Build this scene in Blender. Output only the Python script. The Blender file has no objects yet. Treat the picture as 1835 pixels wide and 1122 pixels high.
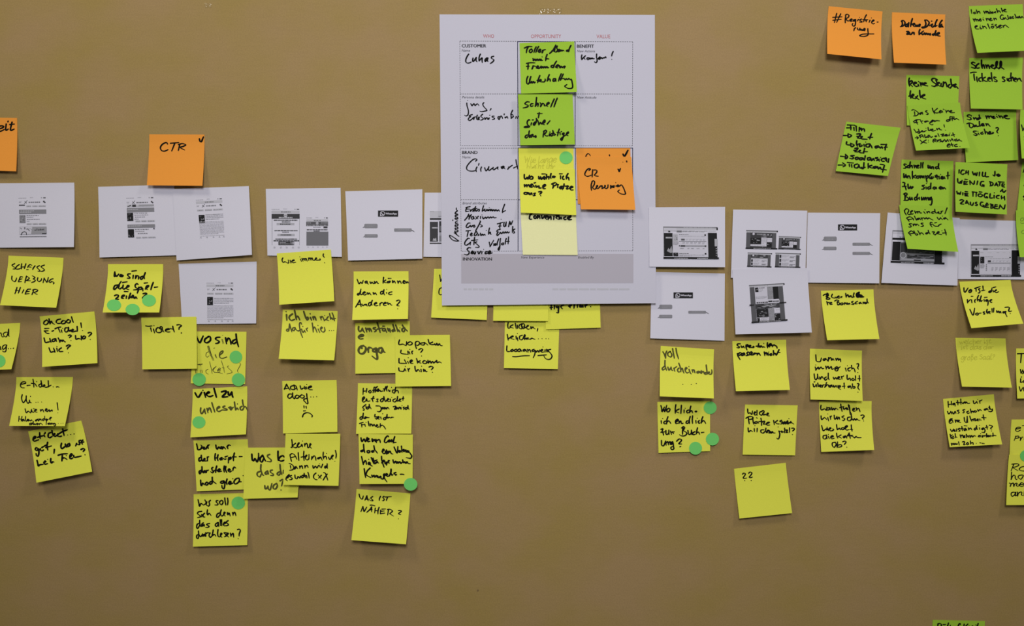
import bpy, math, random
import numpy as np

# ------------------------------------------------------------------ camera, light, exposure
W, H = 1835, 1122
S = 0.076 / 97.0            # metres per photo pixel on the wall (a sticky note is 76 mm wide)
D = 1.5                     # camera distance from the wall
ZC = 1.45                   # height of the picture centre above the floor
CX, CY = W / 2, H / 2
scene = bpy.context.scene
COL = scene.collection

cam_d = bpy.data.cameras.new('camera')
cam = bpy.data.objects.new('camera', cam_d)
COL.objects.link(cam)
cam.location = (0, -D, ZC)
cam.rotation_euler = (math.radians(90), 0, 0)
cam_d.sensor_fit = 'HORIZONTAL'
cam_d.angle_x = 2 * math.atan(CX * S / D)
cam_d.clip_start = 0.01
scene.camera = cam

scene.view_settings.view_transform = 'Standard'
scene.view_settings.look = 'None'
scene.view_settings.gamma = 1.0
scene.view_settings.exposure = -0.27
scene.view_settings.use_curve_mapping = False

world = bpy.data.worlds.new('world')
scene.world = world
world.use_nodes = True
bg = world.node_tree.nodes['Background']
bg.inputs[0].default_value = (0.93, 0.97, 1.0, 1)
bg.inputs[1].default_value = 0.10


def lamp(name, loc, target, size, energy, color, spread=180):
    l = bpy.data.lights.new(name, 'AREA')
    l.shape = 'DISK'
    l.size = size
    l.energy = energy
    l.color = color
    l.spread = math.radians(spread)
    o = bpy.data.objects.new(name, l)
    COL.objects.link(o)
    o.location = loc
    d = [target[i] - loc[i] for i in range(3)]
    from mathutils import Vector
    o.rotation_euler = Vector(d).to_track_quat('-Z', 'Y').to_euler()
    return o


lamp('ceiling_spot', (-1.20, -0.95, ZC + 1.40), (-0.35, 0, ZC - 0.1), 0.44, 11.4, (1.0, 0.930, 0.76))
lamp('ceiling_spot', (1.25, -0.95, ZC + 1.40), (0.35, 0, ZC - 0.1), 0.36, 11.4, (1.0, 0.940, 0.85))
lamp('fill_panel', (0.0, -2.7, ZC + 1.15), (0.03, 0, ZC + 0.17), 0.9, 9.7, (0.985, 0.98, 1.0), 72)  # added soft fill from behind the camera, evens out the wall's brightness

# ------------------------------------------------------------------ materials


def nodes_of(m):
    m.use_nodes = True
    nt = m.node_tree
    return nt, nt.nodes, nt.links, nt.nodes['Principled BSDF']


def paper_mat(name, c, rough=0.75, grain=0.02, scale=900, sheen=0.25, thru=0.0):
    m = bpy.data.materials.new(name)
    nt, N, L, b = nodes_of(m)
    tc = N.new('ShaderNodeTexCoord')
    nz = N.new('ShaderNodeTexNoise')
    nz.inputs['Scale'].default_value = scale
    nz.inputs['Detail'].default_value = 3
    L.new(tc.outputs['Object'], nz.inputs['Vector'])
    rp = N.new('ShaderNodeMapRange')
    rp.inputs[1].default_value = 0.25
    rp.inputs[2].default_value = 0.75
    rp.inputs[3].default_value = 1 - grain * 2
    rp.inputs[4].default_value = 1 + grain
    L.new(nz.outputs['Fac'], rp.inputs[0])
    mx = N.new('ShaderNodeVectorMath')
    mx.operation = 'SCALE'
    mx.inputs[0].default_value = c
    L.new(rp.outputs[0], mx.inputs['Scale'])
    L.new(mx.outputs[0], b.inputs['Base Color'])
    b.inputs['Roughness'].default_value = rough
    b.inputs['Specular IOR Level'].default_value = sheen
    bp = N.new('ShaderNodeBump')
    bp.inputs['Strength'].default_value = 0.06
    bp.inputs['Distance'].default_value = 0.001
    L.new(nz.outputs['Fac'], bp.inputs['Height'])
    L.new(bp.outputs[0], b.inputs['Normal'])
    return m


def flat_mat(name, c, rough=0.6, spec=0.15):
    m = bpy.data.materials.new(name)
    nt, N, L, b = nodes_of(m)
    b.inputs['Base Color'].default_value = (c[0], c[1], c[2], 1)
    b.inputs['Roughness'].default_value = rough
    b.inputs['Specular IOR Level'].default_value = spec
    return m


def kraft_mat():
    m = bpy.data.materials.new('kraft_paper')
    nt, N, L, b = nodes_of(m)
    tc = N.new('ShaderNodeTexCoord')

    def noise(scale, detail, sx=1, sz=1, rough=0.5):
        mp = N.new('ShaderNodeMapping')
        mp.inputs['Scale'].default_value = (sx, 1, sz)
        L.new(tc.outputs['Object'], mp.inputs['Vector'])
        n = N.new('ShaderNodeTexNoise')
        n.inputs['Scale'].default_value = scale
        n.inputs['Detail'].default_value = detail
        n.inputs['Roughness'].default_value = rough
        L.new(mp.outputs[0], n.inputs['Vector'])
        return n
    big = noise(9.0, 5, 1, 1.3)
    fib = noise(120, 3, 0.35, 2.2)
    fine = noise(520, 2)
    cr = N.new('ShaderNodeValToRGB')
    cr.color_ramp.elements[0].position = 0.34
    cr.color_ramp.elements[0].color = (0.312, 0.215, 0.066, 1)
    cr.color_ramp.elements[1].position = 0.66
    cr.color_ramp.elements[1].color = (0.332, 0.219, 0.096, 1)
    L.new(big.outputs['Fac'], cr.inputs[0])

    def gain(src, lo, hi):
        r = N.new('ShaderNodeMapRange')
        r.inputs[1].default_value = 0.3
        r.inputs[2].default_value = 0.7
        r.inputs[3].default_value = lo
        r.inputs[4].default_value = hi
        L.new(src.outputs['Fac'], r.inputs[0])
        return r
    g1, g2 = gain(fib, 0.982, 1.018), gain(fine, 0.94, 1.06)
    mu = N.new('ShaderNodeMath')
    mu.operation = 'MULTIPLY'
    L.new(g1.outputs[0], mu.inputs[0])
    L.new(g2.outputs[0], mu.inputs[1])
    sc = N.new('ShaderNodeVectorMath')
    sc.operation = 'SCALE'
    L.new(cr.outputs[0], sc.inputs[0])
    L.new(mu.outputs[0], sc.inputs['Scale'])
    # a few dark specks in the pulp
    vo = N.new('ShaderNodeTexVoronoi')
    vo.inputs['Scale'].default_value = 11
    L.new(tc.outputs['Object'], vo.inputs['Vector'])
    lt = N.new('ShaderNodeMath')
    lt.operation = 'LESS_THAN'
    lt.inputs[1].default_value = 0.018
    L.new(vo.outputs['Distance'], lt.inputs[0])
    mx = N.new('ShaderNodeMix')
    mx.data_type = 'RGBA'
    mf = N.new('ShaderNodeMath')
    mf.operation = 'MULTIPLY'
    mf.inputs[1].default_value = 0.55
    L.new(lt.outputs[0], mf.inputs[0])
    L.new(mf.outputs[0], mx.inputs[0])
    L.new(sc.outputs[0], mx.inputs[6])
    mx.inputs[7].default_value = (0.09, 0.055, 0.03, 1)
    L.new(mx.outputs[2], b.inputs['Base Color'])
    b.inputs['Roughness'].default_value = 0.62
    b.inputs['Specular IOR Level'].default_value = 0.18
    bp = N.new('ShaderNodeBump')
    bp.inputs['Strength'].default_value = 0.35
    bp.inputs['Distance'].default_value = 0.004
    wr = noise(7.0, 3, 1.3, 0.8)
    L.new(wr.outputs['Fac'], bp.inputs['Height'])
    bp2 = N.new('ShaderNodeBump')
    bp2.inputs['Strength'].default_value = 0.10
    bp2.inputs['Distance'].default_value = 0.001
    L.new(fine.outputs['Fac'], bp2.inputs['Height'])
    L.new(bp.outputs[0], bp2.inputs['Normal'])
    L.new(bp2.outputs[0], b.inputs['Normal'])
    return m


M = {
    'kraft': kraft_mat(),
    'yellow': paper_mat('yellow_note_paper', (0.725, 0.728, 0.070)),
    'pale': paper_mat('pale_yellow_note_paper', (0.80, 0.79, 0.42)),
    'green': paper_mat('green_note_paper', (0.315, 0.530, 0.032)),
    'orange': paper_mat('orange_note_paper', (0.800, 0.300, 0.036)),
    'white': paper_mat('white_printer_paper', (0.625, 0.608, 0.700), grain=0.012),
    'poster': paper_mat('poster_paper', (0.550, 0.536, 0.630), grain=0.012),
    'dot': paper_mat('green_dot_paper', (0.150, 0.590, 0.130), rough=0.6),
    'ink': flat_mat('black_marker_ink', (0.005, 0.005, 0.0045), 0.6, 0.05),
    'olive': flat_mat('thin_marker_ink', (0.075, 0.072, 0.012), 0.6),
    'dry': flat_mat('dry_marker_ink', (0.11, 0.105, 0.014), 0.7),
    'ghost_y': flat_mat('faint_pencil_on_yellow', (0.54, 0.53, 0.05), 0.7),
    'ghost_g': flat_mat('faint_pencil_on_green', (0.16, 0.27, 0.03), 0.7),
    'ghost_o': flat_mat('faint_ink_on_orange', (0.62, 0.20, 0.025), 0.7),
    'red': flat_mat('red_print', (0.46, 0.13, 0.14), 0.6),
    'navy': flat_mat('navy_print', (0.030, 0.033, 0.075), 0.6),
    'band': flat_mat('grey_band_print', (0.430, 0.403, 0.465), 0.7),
    'faintprint': flat_mat('faint_print', (0.43, 0.42, 0.51), 0.7),
}
GREYS = [0.010, 0.042, 0.09, 0.15, 0.22, 0.30, 0.39, 0.475]
for i, g in enumerate(GREYS):
    M['g%d' % i] = flat_mat('grey_print', (g, g * 0.985, g * 1.10), 0.6)
M['gw'] = flat_mat('unprinted_paper', (0.545, 0.53, 0.61), 0.7)

tape = bpy.data.materials.new('clear_tape')
nt, N, L, b = nodes_of(tape)
tr, gls, mxs = N.new('ShaderNodeBsdfTransparent'), N.new('ShaderNodeBsdfGlossy'), N.new('ShaderNodeMixShader')
tr.inputs[0].default_value = (1, 1, 1, 1)
gls.inputs['Roughness'].default_value = 0.10
mxs.inputs[0].default_value = 0.035
L.new(tr.outputs[0], mxs.inputs[1])
L.new(gls.outputs[0], mxs.inputs[2])
L.new(mxs.outputs[0], N['Material Output'].inputs[0])
M['tape'] = tape

# ------------------------------------------------------------------ wall


def link(name, me, loc=(0, 0, 0), parent=None):
    o = bpy.data.objects.new(name, me)
    COL.objects.link(o)
    o.location = loc
    if parent is not None:
        o.parent = parent
    return o


def mesh(name, verts, faces, mats, idx=None, smooth=False):
    me = bpy.data.meshes.new(name)
    me.from_pydata([tuple(map(float, v)) for v in verts], [], faces)
    for m in mats:
        me.materials.append(m)
    if idx is not None:
        me.polygons.foreach_set('material_index', idx)
    if smooth:
        me.polygons.foreach_set('use_smooth', [True] * len(me.polygons))
    me.update()
    return me


wx, wz0, wz1, wd = 3.2, 0.0, 3.1, 0.06
wv = [(x, y, z) for x in (-wx, wx) for y in (0, wd) for z in (wz0, wz1)]
wf = [(0, 4, 5, 1), (2, 3, 7, 6), (0, 1, 3, 2), (4, 6, 7, 5), (1, 5, 7, 3), (0, 2, 6, 4)]
wall = link('wall_back', mesh('wall_back', wv, wf, [M['kraft']]))
wall['kind'] = 'structure'
wall['label'] = 'wall covered with brown kraft paper'

# ------------------------------------------------------------------ sheets of paper on the wall
V0, VP = 0.14, 1.45
SHEETS = []


def to_world(px, py, h):
    k = S * (D - h) / D
    return (px - CX) * k, ZC + (CY - py) * k


class Sheet:
    """A sheet hanging on the wall: four corners as seen, its stand-off and how far each lower corner curls out."""

    def __init__(self, corners, base=None, lift=None, full=97, gap=0.0006, v0=V0):
        self.c = np.array(corners, float)
        TL, TR, BR, BL = self.c
        self.v0 = v0
        if lift is None:
            out = []
            for a, b_ in ((TL, BL), (TR, BR)):
                hh = np.linalg.norm(a - b_) * S * 0.985
                f = full * S
                out.append(min(0.019, max(0.004, 0.62 * math.sqrt(max(0.0, 1.5 * hh * (f - hh))))))
            lift = out
        else:
            lift = [v / 1000 for v in lift]
        self.l, self.r = lift
        self.base = 0.0005
        self.place()
        need = 0
        if base is None:
            g = np.linspace(0, 1, 15)
            U, V = [a.ravel() for a in np.meshgrid(g, g)]
            X, Z, h = self.at(U, V)
            k = S * (D - h) / D
            px, py = CX + X / k, CY - (Z - ZC) / k
            for s in SHEETS:
                u2, v2, h2 = s.inv(px, py)
                ins = (u2 > -.02) & (u2 < 1.02) & (v2 > -.02) & (v2 < 1.02)
                if ins.any():
                    need = max(need, float((h2 + gap - h)[ins].max()))
            self.base += max(0, need)
        else:
            self.base = base / 1000
        self.raise_ = need
        self.place()
        SHEETS.append(self)

    def place(self):
        hs = [self.base, self.base, self.base + self.r, self.base + self.l]
        self.w = np.array([to_world(self.c[i, 0], self.c[i, 1], hs[i]) for i in range(4)])

    def f(self, v):
        t = np.clip((v - self.v0) / (1 - self.v0), 0, 1.15)
        return t ** VP

    def at(self, u, v):
        a, b_, c, d = self.w
        P = ((1 - u) * (1 - v))[:, None] * a + (u * (1 - v))[:, None] * b_ + (u * v)[:, None] * c + ((1 - u) * v)[:, None] * d
        h = self.base + ((1 - u) * self.l + u * self.r) * self.f(v)
        return P[:, 0], P[:, 1], h

    def inv(self, px, py):
        px, py = np.asarray(px, float), np.asarray(py, float)
        u, v = np.full(px.shape, .5), np.full(px.shape, .5)
        a, b_, c, d = self.w
        h = np.full(px.shape, self.base)
        for _ in range(12):
            k = S * (D - h) / D
            X, Z = (px - CX) * k, ZC + (CY - py) * k
            x, z, h = self.at(u, v)
            du = (1 - v)[:, None] * (b_ - a) + v[:, None] * (c - d)
            dv = (1 - u)[:, None] * (d - a) + u[:, None] * (c - b_)
            det = du[:, 0] * dv[:, 1] - du[:, 1] * dv[:, 0]
            ex, ez = X - x, Z - z
            u = np.clip(u + (ex * dv[:, 1] - ez * dv[:, 0]) / det, -.6, 1.6)
            v = np.clip(v + (du[:, 0] * ez - du[:, 1] * ex) / det, -.6, 1.6)
        h = self.base + ((1 - u) * self.l + u * self.r) * self.f(v)
        return u, v, h

    def surf(self, px, py, eps):
        u, v, h = self.inv(px, py)
        h = h + eps
        k = S * (D - h) / D
        return (np.asarray(px) - CX) * k, ZC + (CY - np.asarray(py)) * k, h

    def build(self, name, mat, n=20):
        g = np.linspace(0, 1, n + 1)
        V, U = [a.ravel() for a in np.meshgrid(g, g, indexing='ij')]
        X, Z, h = self.at(U, V)
        top = (self.w[0] + self.w[1]) / 2
        self.o = (float(top[0]), -self.base, float(top[1]))
        K = n + 1
        fr = np.stack([X - self.o[0], -h - self.o[1], Z - self.o[2]], 1)
        bk = fr + np.array([0, 0.00022, 0])
        verts = np.concatenate([fr, bk])
        faces, off = [], K * K
        for i in range(n):
            for j in range(n):
                a = i * K + j
                faces.append((a, a + K, a + K + 1, a + 1))
                faces.append((off + a, off + a + 1, off + a + K + 1, off + a + K))
        rim = [j for j in range(n)] + [i * K + n for i in range(n)] + [n * K + n - j for j in range(n)] + [(n - i) * K for i in range(n)]
        for q in range(len(rim)):
            a, b_ = rim[q], rim[(q + 1) % len(rim)]
            faces.append((a, b_, off + b_, off + a))
        self.obj = link(name, mesh(name, verts, faces, [mat], smooth=False), self.o)
        return self.obj


class Acc:
    """Flat marks gathered in photo coordinates, then laid on a sheet."""

    def __init__(self):
        self.p, self.e, self.f, self.m, self.mats = [], [], [], [], []

    def mat(self, key):
        if key not in self.mats:
            self.mats.append(key)
        return self.mats.index(key)

    def add(self, pts, faces, key, eps):
        o = len(self.p)
        self.p += [tuple(q) for q in pts]
        self.e += [eps] * len(pts)
        mi = self.mat(key)
        for f in faces:
            self.f.append(tuple(i + o for i in f))
            self.m.append(mi)

    def rect(self, q, key, eps, step=5.0):
        q = [np.array(v, float) for v in q]
        nx = max(1, int(np.linalg.norm(q[1] - q[0]) / step))
        ny = max(1, int(np.linalg.norm(q[3] - q[0]) / step))
        pts, fs = [], []
        for j in range(ny + 1):
            for i in range(nx + 1):
                u, v = i / nx, j / ny
                pts.append(q[0] * (1 - u) * (1 - v) + q[1] * u * (1 - v) + q[2] * u * v + q[3] * (1 - u) * v)
        for j in range(ny):
            for i in range(nx):
                a = j * (nx + 1) + i
                fs.append((a, a + nx + 1, a + nx + 2, a + 1))
        self.add(pts, fs, key, eps)

    def ribbon(self, pts, w, key, eps, chisel=0.26):
        P = [np.array(q, float) for q in pts]
        P = [q for i, q in enumerate(P) if i == 0 or np.linalg.norm(q - P[i - 1]) > 1e-4]
        if len(P) == 1:
            P.append(P[0] + np.array([0.3, 0.2]))
        n = len(P)
        self.k = (getattr(self, 'k', 0) + 1) % 120
        eps += self.k * 1.2e-6
        out, fs = [], []
        tang = []
        for i in range(n):
            t = P[min(i + 1, n - 1)] - P[max(i - 1, 0)]
            ln = np.linalg.norm(t)
            tang.append(t / ln if ln > 1e-9 else np.array([1.0, 0]))
        ws = []
        for i in range(n):
            a = math.atan2(tang[i][1], tang[i][0])
            t = i / max(1, n - 1)
            ws.append(w / 2 * (1 - chisel + 2 * chisel * abs(math.sin(a - 0.5))) * (0.72 + 0.28 * min(1.0, 5 * (1 - t) + .1)) if chisel else w / 2)
        t, r = tang[0], ws[0]
        nn = np.array([-t[1], t[0]])
        out.append(P[0] - t * r)
        out += [P[0] - t * r * .7 + nn * r * .7, P[0] - t * r * .7 - nn * r * .7]
        fs.append((0, 1, 2))
        for i in range(n):
            nn = np.array([-tang[i][1], tang[i][0]])
            o = len(out)
            out += [P[i] + nn * ws[i], P[i] - nn * ws[i]]
            fs.append((o - 2, o - 1, o + 1, o))
        t, r = tang[-1], ws[-1]
        nn = np.array([-t[1], t[0]])
        o = len(out)
        out += [P[-1] + t * r * .7 + nn * r * .7, P[-1] + t * r * .7 - nn * r * .7, P[-1] + t * r]
        fs += [(o - 2, o - 1, o + 1, o), (o, o + 1, o + 2)]
        self.add(out, fs, key, eps)

    def build(self, name, sh, parent=None, label=None):
        if not self.p:
            return None
        a = np.array(self.p)
        X, Z, h = sh.surf(a[:, 0], a[:, 1], np.array(self.e))
        v = np.stack([X - sh.o[0], -h - sh.o[1], Z - sh.o[2]], 1)
        ob = link(name, mesh(name, v, self.f, [M[k] for k in self.mats], self.m), (0, 0, 0), parent or sh.obj)
        if label:
            ob['label'] = label
        return ob


# ------------------------------------------------------------------ handwriting
G = {}


def gl(ch, w, s):
    strokes = []
    for st in s.split(';'):
        seg, segs = [], []
        for t in st.split():
            corner = t.endswith('!')
            x, y = t.rstrip('!').split(',')
            p = (float(x), float(y))
            seg.append(p)
            if corner and len(seg) > 1:
                segs.append(seg)
                seg = [p]
        if len(seg) > 1 or not segs:
            segs.append(seg)
        strokes += [q for q in segs if q]
    G[ch] = (w, strokes)


for ch, w, s in [
    ('a', 9.5, '7.5,8.5 5,10 1.5,8 0,4 2,0 5,1 7.5,6 8,9.5! 7.6,3 8.6,0 10,1.2'),
    ('b', 9, '1,17 0.8,8 1,0.5! 1.6,6 4,9.5 7,8 7.5,4 5.5,0.2 3,0 1,1.5'),
    ('c', 8, '7,8.5 4.5,10 1.2,7.5 0,3.5 2,0 5,0 8,2'),
    ('d', 9.5, '7.5,8.2 4.5,10 1,7.5 0,3.5 2,0 5,1 7.8,6 8.4,17! 7.8,6 8,1 9,0 10,1.2'),
    ('e', 7.5, '0.6,4.6 5,5.6 7,7.6 5,10 2.2,9 0.2,5 1.6,0.6 4.4,0 8,2.6'),
    ('f', 6, '7,15 5.4,17 3.4,14.5 3,6 2.5,-5;0,9 6,9.8'),
    ('g', 9, '7.6,8.4 5,10 1.5,8 0,4.2 2,1 5,2 7.8,8 8,9.6! 7.8,-3 6,-7 2.5,-6.6 1.4,-4'),
    ('h', 9, '1.2,17 1,0! 2.2,7 5,10 7,8.4 7,2.6 8,0 9.4,1.2'),
    ('i', 4, '1,10 0.8,2.4 2,0 4,1.4;1.6,14 1.7,15'),
    ('j', 5, '3,10 3,-3 1.4,-7 -1.5,-5.6;3.2,14 3.3,15'),
    ('k', 8, '1.2,17 1,0;7,9.6 1.6,4.6! 5,1 8,0.4'),
    ('l', 4, '1.2,17 0.8,3 2,0 4.2,1.3'),
    ('m', 12.5, '0,9.4 1,8 1,0! 2,7 4,10 5.8,8 5.8,0! 7,7 9.2,10 11,8 11,2.4 12,0 13,1.2'),
    ('n', 9, '0,9.4 1,8 1,0! 2.2,7 5,10 7,8.4 7,2.6 8,0 9.4,1.2'),
    ('o', 8.5, '5,9.8 1.6,8.4 0,4.4 2,0.3 5,0.2 7.6,4 7,8.4 4.4,10 3.2,9'),
    ('p', 9, '0,9.4 1,8 0.8,-7! 1.4,6 4,10 7,8.6 7.6,4.4 5,0 1.4,1.4'),
    ('q', 9, '7.6,8.4 5,10 1.5,8 0,4 2,0.6 5,2 7.8,9.6! 7.8,-7'),
    ('r', 6.3, '0,9.4 1,8 1,0! 2,6.4 4.4,9.8 6.4,9'),
    ('s', 7, '6.4,8.6 3.6,10 1,8 2.4,5.8 5.4,3.8 5.4,1 2.8,0 0,1.4'),
    ('t', 5.5, '2.6,15 2,3 3.2,0 5.6,1.4;-0.4,10 5.6,10.8'),
    ('u', 9.5, '1,10 0.6,3 2,0 4.6,1 7,5.4 7.5,10! 7.2,2.4 8.4,0 10,1.2'),
    ('v', 7, '0,10 2.6,0.2! 4.6,5 6.6,10'),
    ('w', 11, '0,10 2,0.2! 5,8.4! 7,0.2! 9,5 10.4,10'),
    ('x', 8, '0,10 3.6,5 7.4,0;7,10 0,0'),
    ('y', 8.5, '0.6,10 1,4.6 3.6,3 7.4,9.6! 6.4,-2 4,-7 1,-5.6'),
    ('z', 8, '0.4,9.4 6.8,9.8! 3,4 0,0.4! 4,0.6 8,0.2'),
    ('ß', 9, '0.6,-4 1,12 3,16.6 6,15 5.4,11 3.6,9.4 6.8,7 7.4,3 5,0 2.6,0.6'),
    ('A', 10, '0,0 2.5,8 5,15! 7,8 9,0;1.8,5 8.4,5.6'),
    ('B', 9, '1,15 0.8,0;0.6,14.4 4.6,15.4 7,13 5.6,9 1.4,8! 6,7.6 8,4.6 6,0.8 0.4,0'),
    ('C', 9.5, '8.6,13 6,15.2 2,12.4 0,6.4 2,1 5.6,0 9,2.4'),
    ('D', 10, '1.4,15 0.8,0;-0.4,14.6 4.6,15 9,11.4 9,5.4 6,1 -0.4,0'),
    ('E', 8, '7,15 1,14.8! 0.5,0.2! 7,0.2;0.8,8 6,8.4'),
    ('F', 8, '1.4,15 0.6,0;-0.4,14.8 8.4,15.6;0.4,7.6 6,8.4'),
    ('G', 10, '8.6,13 6,15.2 2,12.4 0,6.4 2,1 6,0 8.8,3 9,7! 5,7'),
    ('H', 9.5, '1.2,15 0.4,0;8.4,15 7.8,0;0.4,7.4 8.4,8.2'),
    ('I', 3, '1.2,15 0.6,0'),
    ('J', 8, '1,14.4 7,15! 6,2 3.4,-2 0,-0.6'),
    ('K', 9, '1.2,15 0.8,0;7.8,15 1.4,7! 4.6,3 8.6,0'),
    ('L', 8, '1.6,15 0.6,3 1,0.2! 7.6,0.8'),
    ('M', 12, '0,0 1.4,15! 5.5,4.6! 9.6,15! 11,0'),
    ('N', 10, '0.5,0 1,15! 8,0.4! 8.6,15.4'),
    ('O', 10.5, '6,15 2,13 0,6.6 2.6,0.4 6.6,0.4 9.8,6 9,12.4 5,15 3.6,14'),
    ('P', 9, '1.2,15 0.8,-1;-0.4,14 4.6,15.6 7.8,12.6 6,8.6 1.4,7.2'),
    ('R', 9, '1.2,15 0.6,0;-0.6,14.2 4.6,15.6 7.6,12.6 6,8.8 1.4,7.4! 4,4 8.4,0'),
    ('S', 8.5, '7.8,13 5,15.2 2,13.4 2,10.4 5,8.2 7.4,5 6,1 3,0 -0.4,1.8'),
    ('T', 9, '4.6,15 4,0;-0.4,14.6 9.4,15.6'),
    ('U', 10, '0.6,15 0.4,4 2.8,0 6.8,2 8.6,15! 8.4,2 10,0.4'),
    ('V', 8, '0,15 3.8,0.2! 6,8 8.4,15.4'),
    ('W', 13, '0,15 2.4,0.2! 6,11! 8.4,0.2! 10.4,8 12.4,15.4'),
    ('X', 9, '0,15 8,0;8,15 0,0'), ('Z', 9, '0,14.6 8,15! 0,0.2! 8.4,0.4'),
    ('2', 8, '0.6,12 3.4,15 6.8,12.6 5,7 0,0.2! 8,0.4'),
    ('0', 8.5, '5,15 1.4,12 0.4,6 2.6,0.4 5.6,0.6 7.8,7 7,13 4,15'),
    ('?', 7, '0.6,13.4 3,16.4 6.4,14.6 5.6,10.6 3,7.4 3.2,4.6;3,0 3.1,0.8'),
    ('!', 4, '2.4,17 1.6,4.6;1.3,0 1.4,0.8'),
    ('.', 3.2, '1,0 1.1,0.7'), (',', 4, '1.6,1 1.2,-1 0.2,-3.6'),
    ('-', 7, '0.6,6 6,6.4'), ('/', 7, '0,-2 6.4,17'), ('+', 8, '4,11 4,1;0,6 8,6.4'),
    ('(', 6, '5,15 1,9 1,4 5,-1'), ('#', 12, '4,15 2,0;9,15 7,0;0,10.4 11.4,11;-0.6,4.6 10.8,5'),
    ('>', 13, '0,5 9,5;6.4,8.6 11.4,5! 6.4,1.4! 6.4,8.6'),
    ('~', 7, '0,5 2,6.6 4,5 6.4,6.6'),
    ('W2', 12.5, '0,14 0.4,2 1.8,0.4 4.6,2 6,9.4! 6,1.4 8,0.2 10.4,3 11.4,10!'),
    ('w2', 11, '0,12 0.2,1.6 1.4,0.3 4.4,1.2 5.6,8! 5.6,0.8 7.8,0.2 10.4,2 11,9'),
    ('n2', 8.6, '0.6,10 0.8,2 1.6,0.2 4,4 6,9.4! 6,2.4 7,0 8.6,1.2'),
    ('m2', 12.5, '0,9 0.6,0.2! 3,7.6 4.2,9! 4.6,0.4! 7,7.6 8.2,9! 8.8,1.6 10,0 12,1.2'),
    ('ch', 15, '6.6,8.8 4,10 0.8,7.4 0,3.6 2.4,0 6,1.4 8.6,8 9.4,16! 8.8,5 9.2,0.4! 10.6,6 12.6,8 13.6,4 14.2,0 15.4,1.2'),
    ('ck', 15, '6.6,8.8 4,10 0.8,7.4 0,3.6 2.4,0 6,1.4 8.6,8 9.4,16! 8.8,5 9.2,0;14.4,9.4 9.6,4.6! 13,0.8 15.4,0.6'),
]:
    gl(ch, w, s)
for ch, base in (('ä', 'a'), ('ö', 'o'), ('ü', 'u'), ('Ä', 'A'), ('Ö', 'O'), ('Ü', 'U'), ('ē', 'e'), ('ī', 'i'), ('Ē', 'E')):
    w, st = G[base]
    top = 14 if base.islower() else 18
    st = [q for q in st]
    if ch in 'īēĒ':
        if ch == 'ī':
            st = st[:-1]
        st = st + [[(0.2, top), (w * .8, top + .8)]]
    else:
        st = st + [[(w * .28, top), (w * .32, top + 1)], [(w * .66, top + .2), (w * .7, top + 1.2)]]
    G[ch] = (w, st)


def crom(p, sub=4):
    if len(p) < 3:
        return list(p)
    P = [np.array(q, float) for q in p]
    P = [2 * P[0] - P[1]] + P + [2 * P[-1] - P[-2]]
    out = []
    for i in range(1, len(P) - 2):
        a, b_, c, d = P[i - 1:i + 3]
        for k in range(sub):
            t = k / sub
            out.append(0.5 * ((2 * b_) + (c - a) * t + (2 * a - 5 * b_ + 4 * c - d) * t * t + (3 * b_ - a - 3 * c + d) * t ** 3))
    out.append(P[-2])
    return out


FR = dict(A=(0, 190, 3.868), B=(0, 440, 5.1), C=(0, 640, 4.675), Z=(300, 320, 4.006), E=(320, 580, 5.344), F=(320, 770, 5.1),
          G=(610, 320, 4.155), H=(610, 560, 5.1), I=(610, 770, 5.1), J=(780, 10, 4.315), K=(780, 250, 3.62), L=(760, 440, 4.369),
          M=(1150, 360, 4.316), N=(1150, 600, 4.877), O=(1300, 500, 5.1), P=(1300, 710, 4.877), Q=(1450, 0, 4.766),
          R=(1470, 120, 5.027), S=(1560, 270, 4.676), T=(1560, 360, 4.316), U=(1660, 500, 3.509), V=(1735, 740, 6.233),
          W=(1600, 1060, 7.81), X=(1400, 380, 8.015), p=(0, 0, 1.0),
          a=(925, 70, 11.22), b=(925, 165, 11.22), c=(820, 85, 16.68), d=(820, 170, 16.68), e=(820, 275, 16.68), f=(1030, 85, 20.39),
          g=(1030, 290, 16.03), h=(800, 360, 10.685))


def fp(fr, x, y):
    a = FR[fr] if isinstance(fr, str) else fr
    return a[0] + x / a[2], a[1] + y / a[2]


RNG = random.Random(7)
INK_EPS = 0.00024


def tokens(text, hand):
    out, i = [], 0
    while i < len(text):
        if 'L' in hand and text[i:i + 2] in ('ch', 'ck'):
            out.append(text[i:i + 2])
            i += 2
            continue
        c = text[i]
        if 'L' in hand and c == 'w':
            c = 'w2'
        elif 'L' in hand and c == 'W':
            c = 'W2'
        elif 'u' in hand and c in 'nm' and RNG.random() < .8:
            c += '2'
        elif 'b' in hand and c == 'i':
            c = 'ī'
        out.append(c)
        i += 1
    return out


JOIN = set('nmruiesvwp') | {'n2', 'm2', 'ī'}
JOIN_FROM = set('acdehiklmnutr') | {'n2', 'm2', 'ch', 'ck'}


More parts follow.
